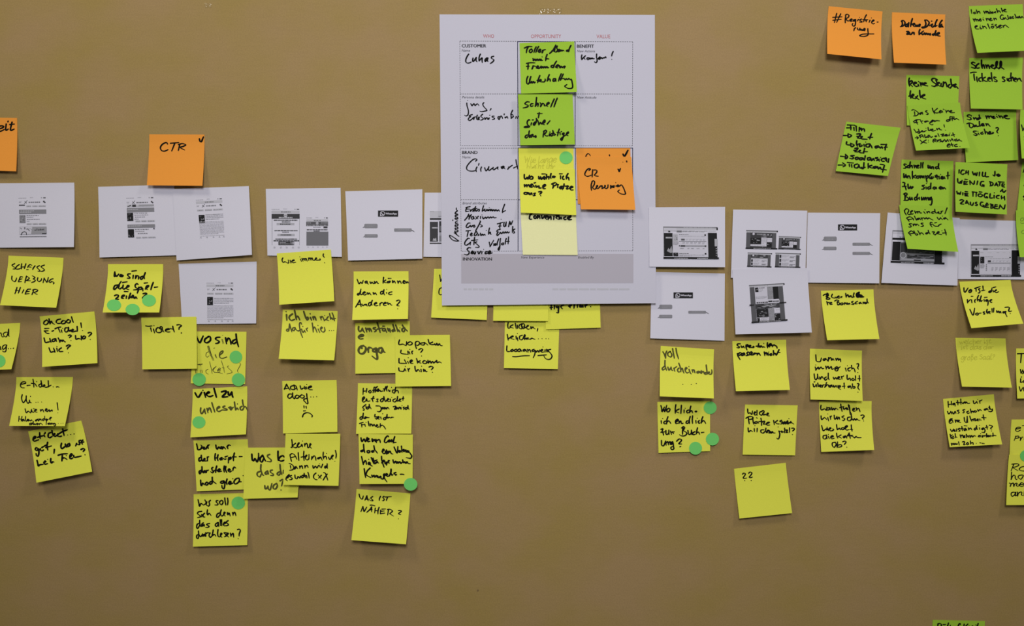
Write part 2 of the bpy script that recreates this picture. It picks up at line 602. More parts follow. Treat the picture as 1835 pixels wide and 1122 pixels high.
def write(acc, fr, text, x0, y0, x1, y1, xh, pen=2.3, key='ink', slant=0.12, hand=''):
    """One line of marker writing from baseline start to baseline end; xh = height of a small letter."""
    k = FR[fr][2]
    p0, p1 = np.array(fp(fr, x0, y0)), np.array(fp(fr, x1, y1))
    xh = xh / k
    pen *= .80
    d = p1 - p0
    ln = np.linalg.norm(d)
    d = d / ln
    up = np.array([d[1], -d[0]])
    tk = tokens(text, hand)
    gap = 1.1
    tot = 0.0
    for c in tk:
        tot += 5.0 if c == ' ' else G[c][0] + gap
    sx = ln / max(1e-6, tot - gap)
    sy = xh / 10
    x = 0.0
    for ti, c in enumerate(tk):
        if c == ' ':
            x += 5.0
            continue
        w, st = G[c]
        jy, js, jr = RNG.uniform(-.7, .7), RNG.uniform(.88, 1.12), RNG.uniform(-.08, .08)
        nx = tk[ti + 1] if ti + 1 < len(tk) else ' '
        for seg in st:
            pts = []
            big = .55 if len(seg) > 2 else .35
            wob = [(q[0] + RNG.gauss(0, big), q[1] + RNG.gauss(0, big * .8)) for q in seg]
            for q in crom(wob):
                gx, gy = q[0], q[1] * js
                gx, gy = gx - jr * gy, gy + jr * gx * .5 + jy
                pts.append(p0 + d * ((x + gx) * sx + gy * sy * slant) + up * gy * sy)
            if len(pts) == 1:
                pts.append(pts[0] + d * .4)
            if key == 'dry':
                for o in (-.32, 0.05, .36):
                    if RNG.random() < .8:
                        acc.ribbon([q + d * o * pen for q in pts], pen * .26, key, INK_EPS, 0)
            else:
                acc.ribbon(pts, pen, key, INK_EPS)
        if nx in JOIN and c in JOIN_FROM and RNG.random() < .65 and key != 'dry':
            e, q = st[-1][-1] if c != 'i' else (4, 1.4), G[nx][1][0][0]
            a0 = p0 + d * ((x + e[0]) * sx + e[1] * sy * slant) + up * (e[1] + jy) * sy
            q = (q[0] + w + gap, q[1])
            a1 = p0 + d * ((x + q[0]) * sx + q[1] * sy * slant) + up * q[1] * sy
            acc.ribbon([a0, a0 * .6 + a1 * .4 - up * .06 * sy * 10, a1], pen * .8, key, INK_EPS)
        x += w + gap


def raw(acc, fr, s, pen=2.3, key='ink', smooth=True):
    for st in s.split(';'):
        pts = [fp(fr, *map(float, t.split(','))) for t in st.split()]
        acc.ribbon(crom(pts) if smooth else pts, pen, key, INK_EPS)


# ------------------------------------------------------------------ the writing on the notes, stroke by stroke, as read off close-ups
TRACE = {
 'scheiss': [((10, 460, 14.02), 1.9, 'ink', '230,175 170,205 170,230 250,285 240,305 185,310;345,200 300,225 255,280 265,310 330,310 375,295;405,180 395,250 400,310;510,180 490,240 470,300;385,260 490,255;660,215 610,200 570,240 555,275;600,260 645,265;530,325 575,325;740,230 700,280 680,325;850,225 795,255 795,280 855,340 850,365 810,365;975,210 910,235 895,260 970,320 960,350 910,370 865,365'
  ';160,490 155,560 175,600 230,625 260,590 275,535;430,510 375,505 350,560 320,630;355,575 415,555;320,630 400,625;525,490 500,580 485,655;530,490 590,530 580,560 520,600;520,600 625,605;670,480 740,520 690,560;690,560 745,590 720,625 650,650;810,530 800,590 840,625 890,595 905,550;970,540 940,655;970,540 1010,610 1040,640 1075,520;1195,555 1140,570 1090,625 1120,650 1160,620;1150,620 1215,650 1200,685'
  ';285,775 265,850 235,930;370,775 345,850 320,915;245,840 355,855;455,835 415,915;630,815 560,820 520,870 490,940;530,880 600,870;490,940 595,925;700,835 690,890 660,955;680,840 740,820 810,840 770,880 710,895;710,895 760,935 800,945')],
 'spiel': [((190, 475, 14.02), 2.5, 'ink', '220,175 210,240 210,290 240,250 265,285 320,225;225,200 245,280;345,270 370,240 430,260 400,290 350,285 345,270;370,265 420,270;610,220 560,225 545,260 600,310 580,330 530,330;685,260 675,340;650,155 765,140;750,265 735,340;740,330 780,270 820,285 810,355;930,280 870,305 865,350 890,360 940,310;985,195 955,280 965,345'
  ';290,500 220,520 190,600 220,610 290,540 380,410;330,510 315,580 350,600 400,560;430,505 420,580 450,605 520,560;415,440 530,420;520,560 570,540 575,515 540,520 515,570 520,600 575,620;805,490 780,465 735,500 740,560 800,590 780,615 690,625;820,560 815,620 785,705;810,620 830,570 895,555 890,600 850,615;920,590 925,650;960,455 1045,445;990,600 1060,540 1070,515 1020,530 1000,590 1045,615;1185,440 1150,530 1125,620;1215,560 1300,550'
  ';215,770 260,750 310,760 300,800 240,860 320,860;390,810 455,775 460,755 410,770 390,830 445,840;515,780 505,840;460,665 555,670;615,710 590,780 565,850;570,840 640,790;640,820 690,770 670,760 650,800 690,835;700,800 720,840 750,800 780,845;930,720 1000,705 1020,725 960,780 910,830')],
 'cool': [((70, 560, 14.02), 2.3, 'ink', '190,190 130,230 120,290 175,305 230,260 215,200 180,190;250,160 265,230 275,290;275,285 310,220 340,270 395,300;540,165 460,185 430,240 470,275 545,270;600,205 560,245 580,285 650,270 665,220 610,200;730,180 690,220 710,260 770,255 785,200 740,180;815,110 835,180 860,250'
  ';140,405 250,400;130,465 230,460;130,465 190,520 255,530;325,470 370,455;400,410 470,380 550,365;490,410 530,500;560,440 575,500;592,400 596,404;720,385 660,390 645,450 670,490 720,470 740,400;740,375 745,440 760,470 790,440;800,470 860,440 850,420 815,450 820,485 880,480 920,465;955,350 960,410 960,475;880,480 960,465;1050,265 1065,380;1092,455 1096,458'
  ';125,640 140,700 160,755 220,745 270,735;270,655 280,700 300,750;400,660 340,680 330,730 390,720 410,670;420,660 440,730;480,640 510,700 520,745;520,740 550,690 580,730 600,690 640,735 665,740;735,580 780,565 810,585 760,635;800,705 804,708;915,580 920,640 930,675 990,655 1050,670;1060,590 1065,690;1130,590 1095,620 1100,665 1150,650 1165,605 1130,590;1230,515 1280,500 1320,525 1250,600;1285,678 1289,682'
  ';250,890 275,960 295,1000 350,985 400,995;365,900 385,950 400,1000;445,900 460,980;449,855 452,858;560,890 505,930 510,980 600,980;685,845 740,815 790,830 730,880 710,920;737,1015 741,1018')],
 'eticket': [((25, 675, 12.47), 1.9, 'ink', '165,170 255,150 250,115 180,125 145,190 170,245 235,250;290,200 365,190;425,60 440,150 445,235;385,150 470,160 490,190 515,225;500,110 515,115;600,160 555,190 580,235 625,200 605,90;605,90 620,200 650,225 690,190;650,210 690,200 680,180 660,200 690,230;765,90 770,170 775,230;690,235 740,235 830,190;875,228 879,232;950,232 980,225 1010,240'
  ';185,405 170,480 190,560 215,580 265,510 275,430;275,430 275,520 310,600 345,560;345,525 360,575 390,585;370,440 372,446;490,575 494,578;537,572 541,575;618,568 622,570;250,720 275,810 320,770 370,810 390,730;390,740 410,790 450,800;430,715 480,730;450,770 510,740 480,735 470,780 520,795;590,740 600,780;600,760 640,735 665,790;710,760 740,730 720,715 700,760 740,785;745,780 790,740 795,780 850,745 855,775;965,585 985,745;980,808 983,810'),
  ((25, 675, 12.47), 1.6, 'ink', '115,885 105,1000;180,890 160,990;110,945 170,950;215,950 180,965 185,995 225,965 230,995;260,890 255,980 280,995 295,960;290,980 330,960 310,950 310,995 350,970 365,990 395,965 405,990;432,1005 428,1010;530,950 480,975 490,995 535,960 545,995;560,940 560,985;565,970 600,945 610,985;680,935 640,955 645,985 680,960 685,880;710,960 740,950 715,945 710,975 740,980;740,980 745,960 770,950;800,950 840,910 810,915 795,950 825,975'
  ';390,1035 345,1050 375,1075 340,1080;400,1045 390,1080 440,1000;430,1020 440,1080 465,1050 480,1080;520,1040 495,1060 520,1080 540,1050 520,1040;560,1050 565,1080;570,1060 600,1040 640,1080;725,990 718,1075;790,1035 755,1050 770,1070 795,1045 800,1070;820,1040 825,1070 850,1035 865,1065;900,1040 880,1050 890,1065 920,1045 930,1080 905,1105 890,1090;990,1045 993,1047;1050,1043 1053,1045;1095,1040 1098,1042')],
 'gut': [((50, 760, 14.03), 2.7, 'ink', '140,380 195,340 190,310 150,330 130,400 170,430 270,395;295,220 300,300 310,365;245,335 330,305 410,290;410,290 430,325;435,220 410,255;570,215 520,240 510,320 550,345 610,310;605,165 615,230 640,290 690,310 720,280;640,260 680,235 660,275;720,290 770,250 740,240;740,300 800,315 850,300;875,125 890,200 910,290;770,250 870,190 990,145;1000,275 1003,277;1075,262 1079,265;1160,248 1165,252'
  ';270,620 210,595 185,640 225,665 270,630 275,740 250,805 215,790 205,740;310,620 320,660 360,670 395,650;350,590 430,545;495,460 480,560 500,655;430,545 470,520;450,590 590,550;665,640 655,735;845,485 830,560 850,620 900,590 940,560;940,505 950,570 1000,570;1040,490 990,520 1000,565 1050,540 1050,495 1030,490;1225,490 1200,550;1210,500 1250,520;1330,410 1290,420 1290,460 1300,510 1260,520;1380,405 1350,440 1370,510;1310,470 1410,450'
  ';230,915 250,1000 260,1055 300,1025 380,1015;400,965 450,940 430,930 405,980 430,1010 495,995;495,890 499,893;575,870 570,940 590,980 620,950 655,955;760,785 860,755 995,745;865,790 860,860 855,930;860,870 900,850 940,860 985,895;965,793 969,797;1060,830 1110,770 1095,745 1060,790 1055,860 1090,870 1130,850;1150,790 1160,830 1200,835 1340,805;1335,640 1390,615 1425,640 1390,690;1435,772 1439,776')],
 'wosind': [((340, 592, 11.22), 2.9, 'ink', '130,110 170,200 205,250 270,115;380,125 310,175 300,230 350,250 415,200 410,130 370,120;605,140 540,145 520,180 590,220 570,255 520,265;720,150 740,270;740,220 780,155 815,200 830,280;930,180 870,210 860,260 900,265 940,230;930,75 945,200 980,330'),
  ((340, 592, 11.22), 0.9, 'olive', '645,180 665,270;660,180 685,265;655,100 670,103;390,430 340,450 325,510 350,540 390,510;355,320 400,460 470,610;370,310 420,470 490,605;385,315 440,500 480,580;515,480 545,560;505,490 530,550;480,362 505,355;160,685 260,675;170,695 250,690;200,680 215,720;110,790 125,870;140,790 145,860;210,800 225,855;245,800 255,855;370,780 325,810 335,860 375,880;400,630 430,760 450,870;530,725 460,790 500,840 610,850;520,735 470,800 500,850;560,800 620,770 590,760 560,810 590,850 660,870;570,810 610,790 600,840;635,610 670,720 700,850;650,750 700,760;780,715 760,740 850,830 820,860 745,875;1010,660 1020,690 990,750 960,810 975,850'),
  ((340, 592, 11.22), 1.9, 'olive', '600,500 660,450 665,410 610,450 600,530 650,565 745,535')],
 'viel': [((340, 690, 16.68), 3.1, 'ink', '160,235 250,370 360,215;435,225 475,370;395,160 400,165;510,260 590,220 560,205 500,270 540,330 610,345 695,315;725,100 760,230 800,370;950,205 1090,175 1060,260 970,360 1140,350;1150,210 1160,290 1190,310 1255,210;1255,210 1270,310 1295,370'),
  ((340, 690, 16.68), 2.5, 'olive', '330,690 320,780 350,860 400,810 440,720;440,720 455,800 475,860;515,700 545,830;540,760 600,680 650,820;660,530 700,660 750,810;810,710 890,670 880,640 820,690 820,770 880,790 960,750;1050,630 1000,650 1000,680 1110,720 1090,750 960,745;1170,680 1160,690 1200,660 1240,660 1210,700 1230,745 1300,665;1335,510 1350,620 1370,740;1370,740 1420,690 1450,740;1425,565 1432,572;1560,640 1510,670 1520,740 1580,740 1620,670;1575,450 1590,560 1620,660;1620,660 1670,650 1720,740')],
 'werwar': [((345, 788, 12.47), 2.5, 'ink', '90,95 110,180 120,225 180,210 210,150 185,120;180,210 225,180;235,190 270,175 250,165 245,210 300,205;340,130 350,200;300,205 340,140 375,115;520,120 530,180 550,215 590,160 620,205 640,150;690,160 650,170 660,210 700,170 740,210;775,150 790,205;770,160 810,120 850,130'
  ';190,390 145,420 150,485 200,450;195,350 200,420 220,480 260,450;240,460 280,430 265,420 250,470 320,475;330,390 335,475;330,400 360,380;510,315 500,390 505,465;570,340 555,410 570,470;510,410 570,400;650,400 610,430 630,455 660,420;655,400 665,450;690,420 720,440 750,430;730,385 785,365;810,400 800,520;800,440 850,390 860,420 815,450;935,300 915,390 915,470;890,385 980,385;1045,378 1110,378'
  ';205,680 150,710 160,765 210,700;210,605 215,690 240,740 290,700;240,720 280,690 290,740;310,690 310,735;310,700 355,680;455,620 430,640 445,690 470,710 440,740 405,715;540,590 520,670 515,735;480,690 560,680;560,700 620,670 600,650 565,690 580,715 650,705;710,590 700,660 710,725;745,600 735,660 765,735;800,690 840,670 820,650 795,690 830,720 870,700;910,640 900,690;905,650 935,610 965,635'
  ';180,905 185,1000 200,1030 230,970 260,1010;320,950 285,980 300,1015 340,1000 345,960 320,950;430,930 390,950 385,995 430,980 450,920;440,840 450,920 530,985;700,920 640,935 630,970 680,970 715,930 720,1020 700,1095 665,1080 655,1020;770,880 755,950 770,1005;800,980 860,950 840,930 805,970 830,1000 900,970;900,873 903,876;1040,860 980,870 930,930 940,985 990,980 1040,930 1045,880 1020,860;1040,940 1090,940;1130,803 1134,806')],
 'wersoll': [((345, 890, 14.02), 2.2, 'ink', '140,80 160,170 175,245 215,170 270,210 330,180;310,85 350,160 330,190;340,170 360,130 340,150 345,205 400,245;450,95 415,130 430,200 400,245;640,100 600,105 600,140 640,180 620,210 560,210;730,95 680,130 690,180 730,205 765,150 750,100 720,95;810,35 820,130 840,215;880,40 890,120 880,210'
  ';230,370 150,385 125,430 190,480 195,510 125,530;230,450 235,510;300,420 265,460 275,510 310,515;375,335 365,420 380,460 420,420 465,475;680,410 620,440 605,510 640,520 700,440;720,335 700,420 730,490 780,460;790,440 820,400 800,390 785,440 820,490;875,400 885,460 920,410 945,485;1005,400 1020,470;1015,440 1060,390 1090,480'
  ';175,670 115,700 105,785 140,790 190,700;180,600 180,680 210,750 250,700;270,660 230,700 250,745 290,700 295,745;430,675 370,690 360,715 415,740 390,770 330,775;640,650 580,690 575,740 620,740 650,670;645,650 660,750;695,580 700,730;730,580 735,735;770,700 840,660 810,640 775,700 800,740;895,605 850,640 900,700 870,730 800,735'
  ';150,950 105,980 105,1040 140,1050 165,960;150,865 160,950 200,1010 240,960;250,940 260,1000 300,940 310,1000;330,910 335,1000;335,930 380,910 440,915;440,915 415,970 440,1025 490,990;520,840 505,920 490,990;500,980 550,950 585,995;640,830 630,930 650,1005 700,1010;700,980 740,930 715,920 700,980 740,1025;850,910 790,910 830,950 840,990 800,1010;840,990 900,930 880,915 860,970 910,1020;950,920 965,1000;965,980 1020,920 1035,1020;1130,830 1180,820 1200,860 1175,930 1170,990;1145,1055 1150,1060')],
 'wasb': [((440, 800, 12.47), 2.8, 'ink', '140,175 150,300 180,320 215,270 255,350 290,260 290,155;380,200 330,260 330,330 370,345 410,260;385,200 420,280 450,330;725,110 725,220 730,310;730,300 780,230 840,210 860,240;740,310 800,330 860,310'),
  ((440, 800, 12.47), 2.6, 'olive', '540,180 495,200 500,240 570,300 560,340 480,335;320,560 265,590 265,650 320,680 350,620;345,410 340,520 380,630 410,650;490,550 440,590 450,625 500,600 490,550;495,550 515,620;600,530 560,540 560,580 620,620 610,650 560,650;780,560 720,590 710,630 750,640 790,590;770,410 780,520 810,630;850,540 840,600;430,880 440,950 480,930 500,890;500,890 510,950 550,970 590,830;690,830 630,870 620,940 670,950 710,890 700,830;770,770 830,740 840,760;830,790 805,885;790,975 800,977')],
 'keine': [((510, 780, 12.47), 2.0, 'ink', '160,100 170,190 165,270 135,270;245,180 180,240 240,280 300,250;290,230 330,170 305,180 280,240 310,270 370,240;370,240 385,200 400,260;400,130 405,134;445,190 450,250;450,220 490,180 510,220 520,280 570,250;560,240 590,200 570,190 560,250 605,295'
  ';120,440 140,530 155,585;120,440 170,410 230,450 275,540;140,500 230,480;305,390 310,470 320,565;430,360 425,460 435,565;370,490 470,470;460,500 500,450 480,450 460,500 490,550 540,530 545,430;610,480 600,550;605,530 660,460 690,500 700,560;800,490 740,510 750,530 810,500;810,490 840,560;865,380 860,460 870,530;870,500 920,470 940,540;935,405 940,410;980,490 1010,545 1050,480;1040,510 1090,450 1060,455 1045,500 1080,540;1135,340 1155,430 1145,515;1122,580 1126,583'
  ';130,680 140,740;100,630 170,660 205,720 180,770 110,785;260,700 215,720 220,760 265,720 295,750;335,690 340,745;340,720 385,680 405,745;450,680 455,735;455,710 500,670 525,725;630,680 645,740 690,690 720,735 760,670;780,680 800,720;780,640 784,642;850,650 820,730;950,680 900,700 905,735 955,700;950,640 955,740'
  ';100,880 50,930 30,985 65,1020;100,880 80,940 45,960;155,900 110,920 170,960 150,990 110,995;230,890 240,960 280,970 300,920 340,960 350,910;420,890 375,920 385,950 425,930 430,890;435,850 450,900 470,950;450,920 490,900 500,960;520,830 540,890 550,960;700,845 655,890 650,950 690,990 730,995;750,890 820,970;820,895 760,960;870,835 910,850 940,930 965,1005;950,870 900,940 860,1005')],
 'immer': [((500, 450, 18.35), 1.9, 'ink', '125,225 100,290 130,370 200,350 280,390 320,380 300,290;365,300 395,395;430,330 490,310 500,290 450,300 420,350 460,380 550,365;680,190 690,198;705,265 740,340;755,235 790,330;780,280 830,240 860,320;850,270 890,240 925,330;970,225 980,310;980,260 1030,220 1050,300;1050,260 1090,220 1110,290 1160,300 1200,270;1190,270 1240,240 1220,220 1190,270 1230,300;1230,300 1350,290 1340,245;1460,95 1450,150 1490,210;1498,380 1505,388')],
 'ichbin': [((505, 550, 18.35), 2.9, 'olive', '155,255 165,440;140,155 145,160;350,235 270,290 240,360 280,430 340,445 420,410;420,120 450,260 480,420;475,340 530,310 590,430;720,150 760,280 800,390;790,370 850,340 870,390 830,430 800,390;940,350 980,440;930,225 938,235;1020,330 1050,420;1030,360 1080,320 1130,440'),
  ((505, 550, 18.35), 2.1, 'olive', '1260,320 1300,430;1285,370 1330,310 1400,450;1400,450 1460,400;1410,285 1416,290;1530,320 1490,370 1480,430 1550,450;1570,220 1590,320 1610,410;1605,400 1650,360 1680,420;1655,195 1700,310 1730,460;1660,400 1770,380'
  ';230,730 170,740 160,790 220,790 240,700 250,560;255,560 290,690 330,820;440,680 370,690 350,760 400,780 440,700;430,680 480,760 550,790 620,740;650,570 620,510 580,560 590,700 630,870 685,1010;650,730 690,840 740,790;740,770 780,840;690,640 696,650;800,720 840,800;810,730 850,690;1000,530 1020,680 1035,830;1030,740 1080,660 1160,840;1195,730 1245,840;1188,610 1195,618;1290,720 1330,690 1310,660 1270,720 1310,800 1370,830 1420,770 1400,670;1560,778 1565,782;1635,780 1640,784;1705,775 1710,779')],
 'ach': [((500, 680, 14.02), 2.1, 'ink', '190,120 160,190 130,250;190,120 230,200 280,270;130,235 230,225;355,155 295,180 300,240 370,255 420,230;375,140 390,200 400,240;380,150 420,160 440,210 460,265;530,160 545,220 565,245 620,215 660,250;635,175 670,240;680,190 700,240;695,125 700,130;740,215 810,190 810,165 760,180 730,220 770,255 840,260'
  ';330,370 250,370 220,430 250,475 320,440 345,345;340,340 345,430 380,485 410,450;450,395 405,430 430,475 490,460 500,410 450,395;570,385 530,420 560,465 620,460 630,410 570,385;695,360 705,470 725,590 700,610 660,570 620,520 650,490 720,480;798,440 802,444;865,440 869,444;945,432 950,437;625,668 630,715;680,680 688,725;615,792 670,790;590,940 620,870 700,835 780,855 835,910 825,945')],
 'wann': [((635, 490, 16.03), 2.0, 'ink', '80,170 110,250 135,300 185,250 220,290 255,200;350,220 310,240 320,280 360,260 365,220;365,230 375,280 405,310;450,240 470,290 510,250 540,290 570,295;575,230 590,285 640,235 670,285 695,290;840,110 830,200 825,285;900,190 840,245 920,270;990,230 950,240 950,270 1010,260 1030,220 990,220;970,145 1060,145;1095,205 1100,270 1145,215 1180,280;1240,215 1260,290;1260,260 1310,215 1350,290;1400,260 1450,220 1420,205 1395,260 1420,290 1470,270;1480,230 1500,275 1530,240 1555,275'
  ';150,570 95,585 90,620 140,600 190,450;180,510 170,580 190,610 240,590;240,580 310,550 300,525 255,550 250,600 300,620 350,590;370,550 390,600 430,560 460,600 485,620;540,545 555,600 600,560 630,600 640,615;820,510 760,530 755,590 800,590 840,520;850,470 840,560 870,620;925,550 930,575;930,457 934,460;1080,530 1010,545 985,590 1020,610 1085,600'
  ';155,765 110,850 35,970;155,765 170,860 195,955;90,895 185,890;215,880 240,930 300,890;290,890 320,910 340,880 370,940;470,830 410,860 415,930 460,920 490,850;515,775 490,850 510,915;570,890 640,860 630,835 580,860 575,910 620,930 680,920;735,860 735,930;735,880 780,840 830,850;840,880 920,850 890,830 840,870 850,920 920,915;960,840 970,890 1020,860 1050,900 1085,915;1210,790 1280,765 1310,800 1260,870 1220,920 1290,935;1245,1015 1250,1020')],
 'umst': [((636, 575, 14.02), 2.8, 'olive', '95,145 90,220 120,270 165,240 185,185;185,185 210,250 240,290;270,180 300,280;290,230 340,190 370,270;350,220 380,190 425,275;520,170 470,180 470,205 530,230 520,260 490,275;560,45 600,170 635,290;560,210 690,180;740,190 700,200 700,250 750,250 770,210;750,190 800,290;700,135 750,135;820,190 850,260;840,240 870,200 890,285;980,220 940,240 950,270 1000,240;955,95 990,200 1010,260;1025,105 1060,200 1080,270;1100,230 1130,280;1130,175 1136,178;1250,180 1190,200 1190,260 1230,270 1260,210;1190,105 1250,190 1320,260;90,410 200,380 210,350 150,350 90,410 130,455 205,450'),
  ((636, 575, 14.02), 3.5, 'olive', '215,625 140,650 90,740 130,820 210,820 270,740 265,660 200,625;175,690 165,660;330,700 340,790;325,720 360,670 430,690;530,690 460,720 460,770 520,770 540,690 550,820 565,920 540,965 430,885;670,680 600,700 600,780 660,800 690,720 660,670;690,700 720,770 760,795')],
 'parken': [((708, 600, 10.7), 2.1, 'ink', '85,100 70,150 80,190 150,180 210,205 220,130;280,135 240,160 260,195 310,190 330,160 300,135 280,140;410,265 388,190 400,135 450,130 470,170 430,205 400,190;570,150 500,160 500,190 550,195 580,160 630,200;635,90 650,150 670,185;720,140 660,170 700,190;700,190 760,185 750,165 780,200 800,160 820,205 850,170 870,205 905,210'
  ';115,295 115,355 240,375;245,315 250,375;270,330 285,370;283,280 286,283;330,365 320,330 340,310;455,285 500,265 530,285 490,340;507,406 511,410;75,455 75,520 90,545 215,550;180,480 220,550;240,510 260,550;252,438 256,442;290,530 330,500 315,480 285,510 300,545 345,550;410,455 425,500 430,545;480,500 435,520 500,545;560,495 530,520 550,550 600,545 600,510 560,495;630,490 635,545 670,500 690,545 720,510 740,545;740,540 780,510 800,490 800,535 850,520 890,540'
  ';70,635 75,680 90,695 160,700 185,650;185,650 210,695;196,605 200,609;245,650 260,705;255,670 280,645;380,605 385,660 405,705 440,665 480,710;495,660 505,710;508,602 512,606;545,660 550,705 570,670 590,705 615,705;650,620 690,605 730,625 695,670;715,718 720,722')],
 'hoff': [((640, 688, 9.51), 2.0, 'ink', '105,75 100,180;165,80 155,145;105,125 165,120;225,110 195,130 215,155 240,135 225,110;320,60 290,60 285,110 270,150;345,45 320,70 310,120 305,145;260,110 345,100;330,120 370,95 355,85 345,130 390,110 400,130 440,120;490,45 470,90 460,125;445,85 490,85;515,40 500,90 510,125;530,100 550,130 560,110;585,60 588,63;640,100 605,110 605,145 640,150 655,60;655,60 650,120 690,110 705,155'
  ';95,280 125,240 120,220 95,240 90,290 110,310 150,290;150,290 160,250 175,295 220,290;280,215 260,260 270,305;240,255 295,245;360,260 335,260 350,290 350,305 320,300;430,250 400,270 405,305 440,290 455,215;455,215 480,300 510,270;510,280 540,260 525,250 510,280 530,300 560,295;565,260 570,300;588,230 592,233;650,255 615,270 615,300 650,305 685,260 690,215;690,215 680,290 710,285;710,285 745,265 730,255 715,290 750,300;785,220 780,280;765,250 800,245'
  ';145,355 95,400 120,430 110,450 95,445;150,385 155,425;150,350 153,353;190,390 165,405 170,430 200,410 205,350;205,350 215,390 240,425;320,375 385,380 410,420 400,460 370,475 340,465;440,400 415,415 425,430 445,405 455,430;465,400 470,430 490,405 500,430 520,400 545,430;615,390 660,380 650,410 635,435 670,430;670,430 680,400 700,430 720,395 740,430;745,400 755,430;765,370 768,373;800,395 785,405 800,420 790,435;850,400 820,410 825,435 855,420 865,370;865,370 870,410 885,435'
  ';85,555 50,575 55,605 85,590 105,500;105,500 100,570 120,595;120,590 155,570 140,560 130,595 165,570 175,575 205,575;305,520 300,560 320,560 340,580 325,600 305,580;300,560 350,560;340,590 375,565 360,555 345,590 380,600;400,565 410,600;435,508 438,512;490,570 450,585 455,610 490,595 510,520;510,520 510,580 530,570;530,580 550,570 570,580 590,570 620,570'
  ';40,675 105,655;75,690 80,735;75,700 120,690;130,690 140,725;150,655 153,658;190,640 195,680 205,720;220,680 230,720;225,700 250,685 265,720 290,690 310,730;330,720 350,705 340,695 325,715 345,740 370,730;395,680 390,745;395,720 430,705 460,730 485,770')],
 'gott': [((640, 778, 9.51), 2.4, 'ink', '65,65 80,130 120,80 140,130 170,55;165,115 200,85 190,70 170,100 185,130 220,120;255,80 260,130 290,90 310,130;320,90 330,145;330,115 365,95 385,100 395,145;535,45 520,30 480,70 465,130 490,145 530,120;560,100 530,110 540,135 570,110 580,135;590,95 600,130;640,45 620,110 615,150;620,145 665,140'
  ';100,270 65,285 70,300 110,290;110,175 115,250 130,315;200,280 170,290 180,320 210,310 215,285 200,280;280,280 250,290 255,310 290,300;285,200 300,270 320,290 345,325;425,300 460,270 445,255 430,300 455,335 490,310;480,290 500,340 530,290;500,270 520,330 560,290 580,330 610,340;630,220 680,325 695,210;715,280 705,300 725,310 740,285 715,280;755,205 765,310;770,280 800,260 790,300 830,270;830,270 835,310 860,280 870,300;880,290 860,310 890,310 910,340 930,370 915,410 880,410 835,400'
  ';75,385 90,450 105,520;105,500 140,450 155,480 160,515;205,480 190,500 200,520 225,490;220,490 230,530 260,545;195,430 200,435;240,400 265,460 290,510;270,410 300,500 330,490;290,460 340,440;320,480 350,465 340,480 370,495;415,380 420,440 440,510 460,565;420,490 450,470;440,460 460,440 440,470;470,460 480,510 510,470 500,530;530,450 545,500;520,480 550,450;610,440 620,480 630,500;630,490 660,460 670,500 690,470 700,500;700,490 730,470 740,500 770,480;775,440 790,490 810,470 830,500 850,470 870,500 905,505'
  ';120,590 130,660 145,740;220,580 170,630 150,690;150,690 190,720 240,740;250,700 260,730 290,700 300,735 330,705 340,740;350,710 370,745 400,715 410,760 440,765;440,765 470,700 480,680 450,690 470,760 510,815;480,700 520,690 500,670 510,720 550,710;550,710 575,650 580,590 575,650 590,700 610,690;660,655 630,665 640,685 675,690 650,700;735,685 770,685 800,690')],
 'naher': [((635, 880, 14.0), 2.0, 'ink', '120,80 140,160 195,205 225,125;315,120 290,180 265,230;315,120 330,200 350,245;280,205 385,205;460,140 420,165 420,190 460,225 455,245 385,235;655,135 630,190 625,235;740,135 715,160 750,205 730,240 700,240;765,150 930,140;835,155 815,200 805,240'
  ';215,390 165,515;215,390 230,460 245,515 310,405;435,400 390,465 310,535;435,400 435,520;370,475 450,470;395,355 450,355 520,375;525,430 510,550;620,410 595,490 590,575;520,495 605,490;690,455 785,450;660,480 650,570;655,510 750,500;650,570 765,555;855,480 835,600;830,465 890,460 950,490 945,520 885,570;885,570 985,630;1105,490 1165,490 1175,515 1115,560 1120,580 1165,595;1105,697 1110,700')],
 'klick': [((900, 570, 10.7), 2.0, 'ink', '115,90 105,140 115,195 160,180;205,130 150,165 215,195;250,100 260,150 270,205;290,140 295,200;370,110 325,140 325,190 370,205 400,160;385,110 370,140 380,190 410,200 430,150 415,110 385,110;430,190 470,170 500,150 490,140 465,180 490,215 520,210;550,165 550,205 590,170 600,190 635,210;680,205 670,250'
  ';95,315 105,370 115,425;115,400 190,345 210,350 160,385 230,410;265,350 270,410;290,380 300,435;290,296 294,300;385,330 335,350 335,405 375,415 410,380;400,390 430,320 440,340 420,380 430,410;430,410 460,380 470,410 500,370 490,400 540,405;540,405 570,385 590,395 630,408;693,397 697,400;762,394 766,397;838,394 842,397;890,396 894,399'
  ';90,535 85,600 95,640 150,640;200,600 165,620 170,640 210,630 215,610 240,640;270,595 235,615 240,640 280,635 285,605 300,640;335,590 300,610 305,640 345,635 350,600 375,640;430,600 400,615 405,635 440,625 450,605 470,650;485,600 495,655;495,625 530,605 545,655;610,600 575,615 575,640 615,630 630,620 625,690 595,760;635,620 650,655 680,620 700,655 720,610;740,640 775,615 765,600 735,630 760,655 800,650;820,610 820,655;780,553 784,556;850,600 850,650;870,610 875,650;930,600 890,610 890,635 930,680 955,730 930,780 880,795 830,775 800,730;200,740 270,742 400,725 525,722;685,720 770,712 850,705')],
 'tige': [((980, 540, 14.0), 2.6, 'ink', '110,60 110,205;80,160 150,150;195,110 185,190;250,130 240,160 290,150 300,120 290,220 285,285 240,280;420,100 370,110 355,150 395,190;550,120 590,90;620,95 570,130 590,165;690,70 680,170;770,60 765,155;830,90 830,150 860,100 870,150 900,100 910,150;960,120 1010,90 960,100 965,150;1100,135 1105,140')],
}
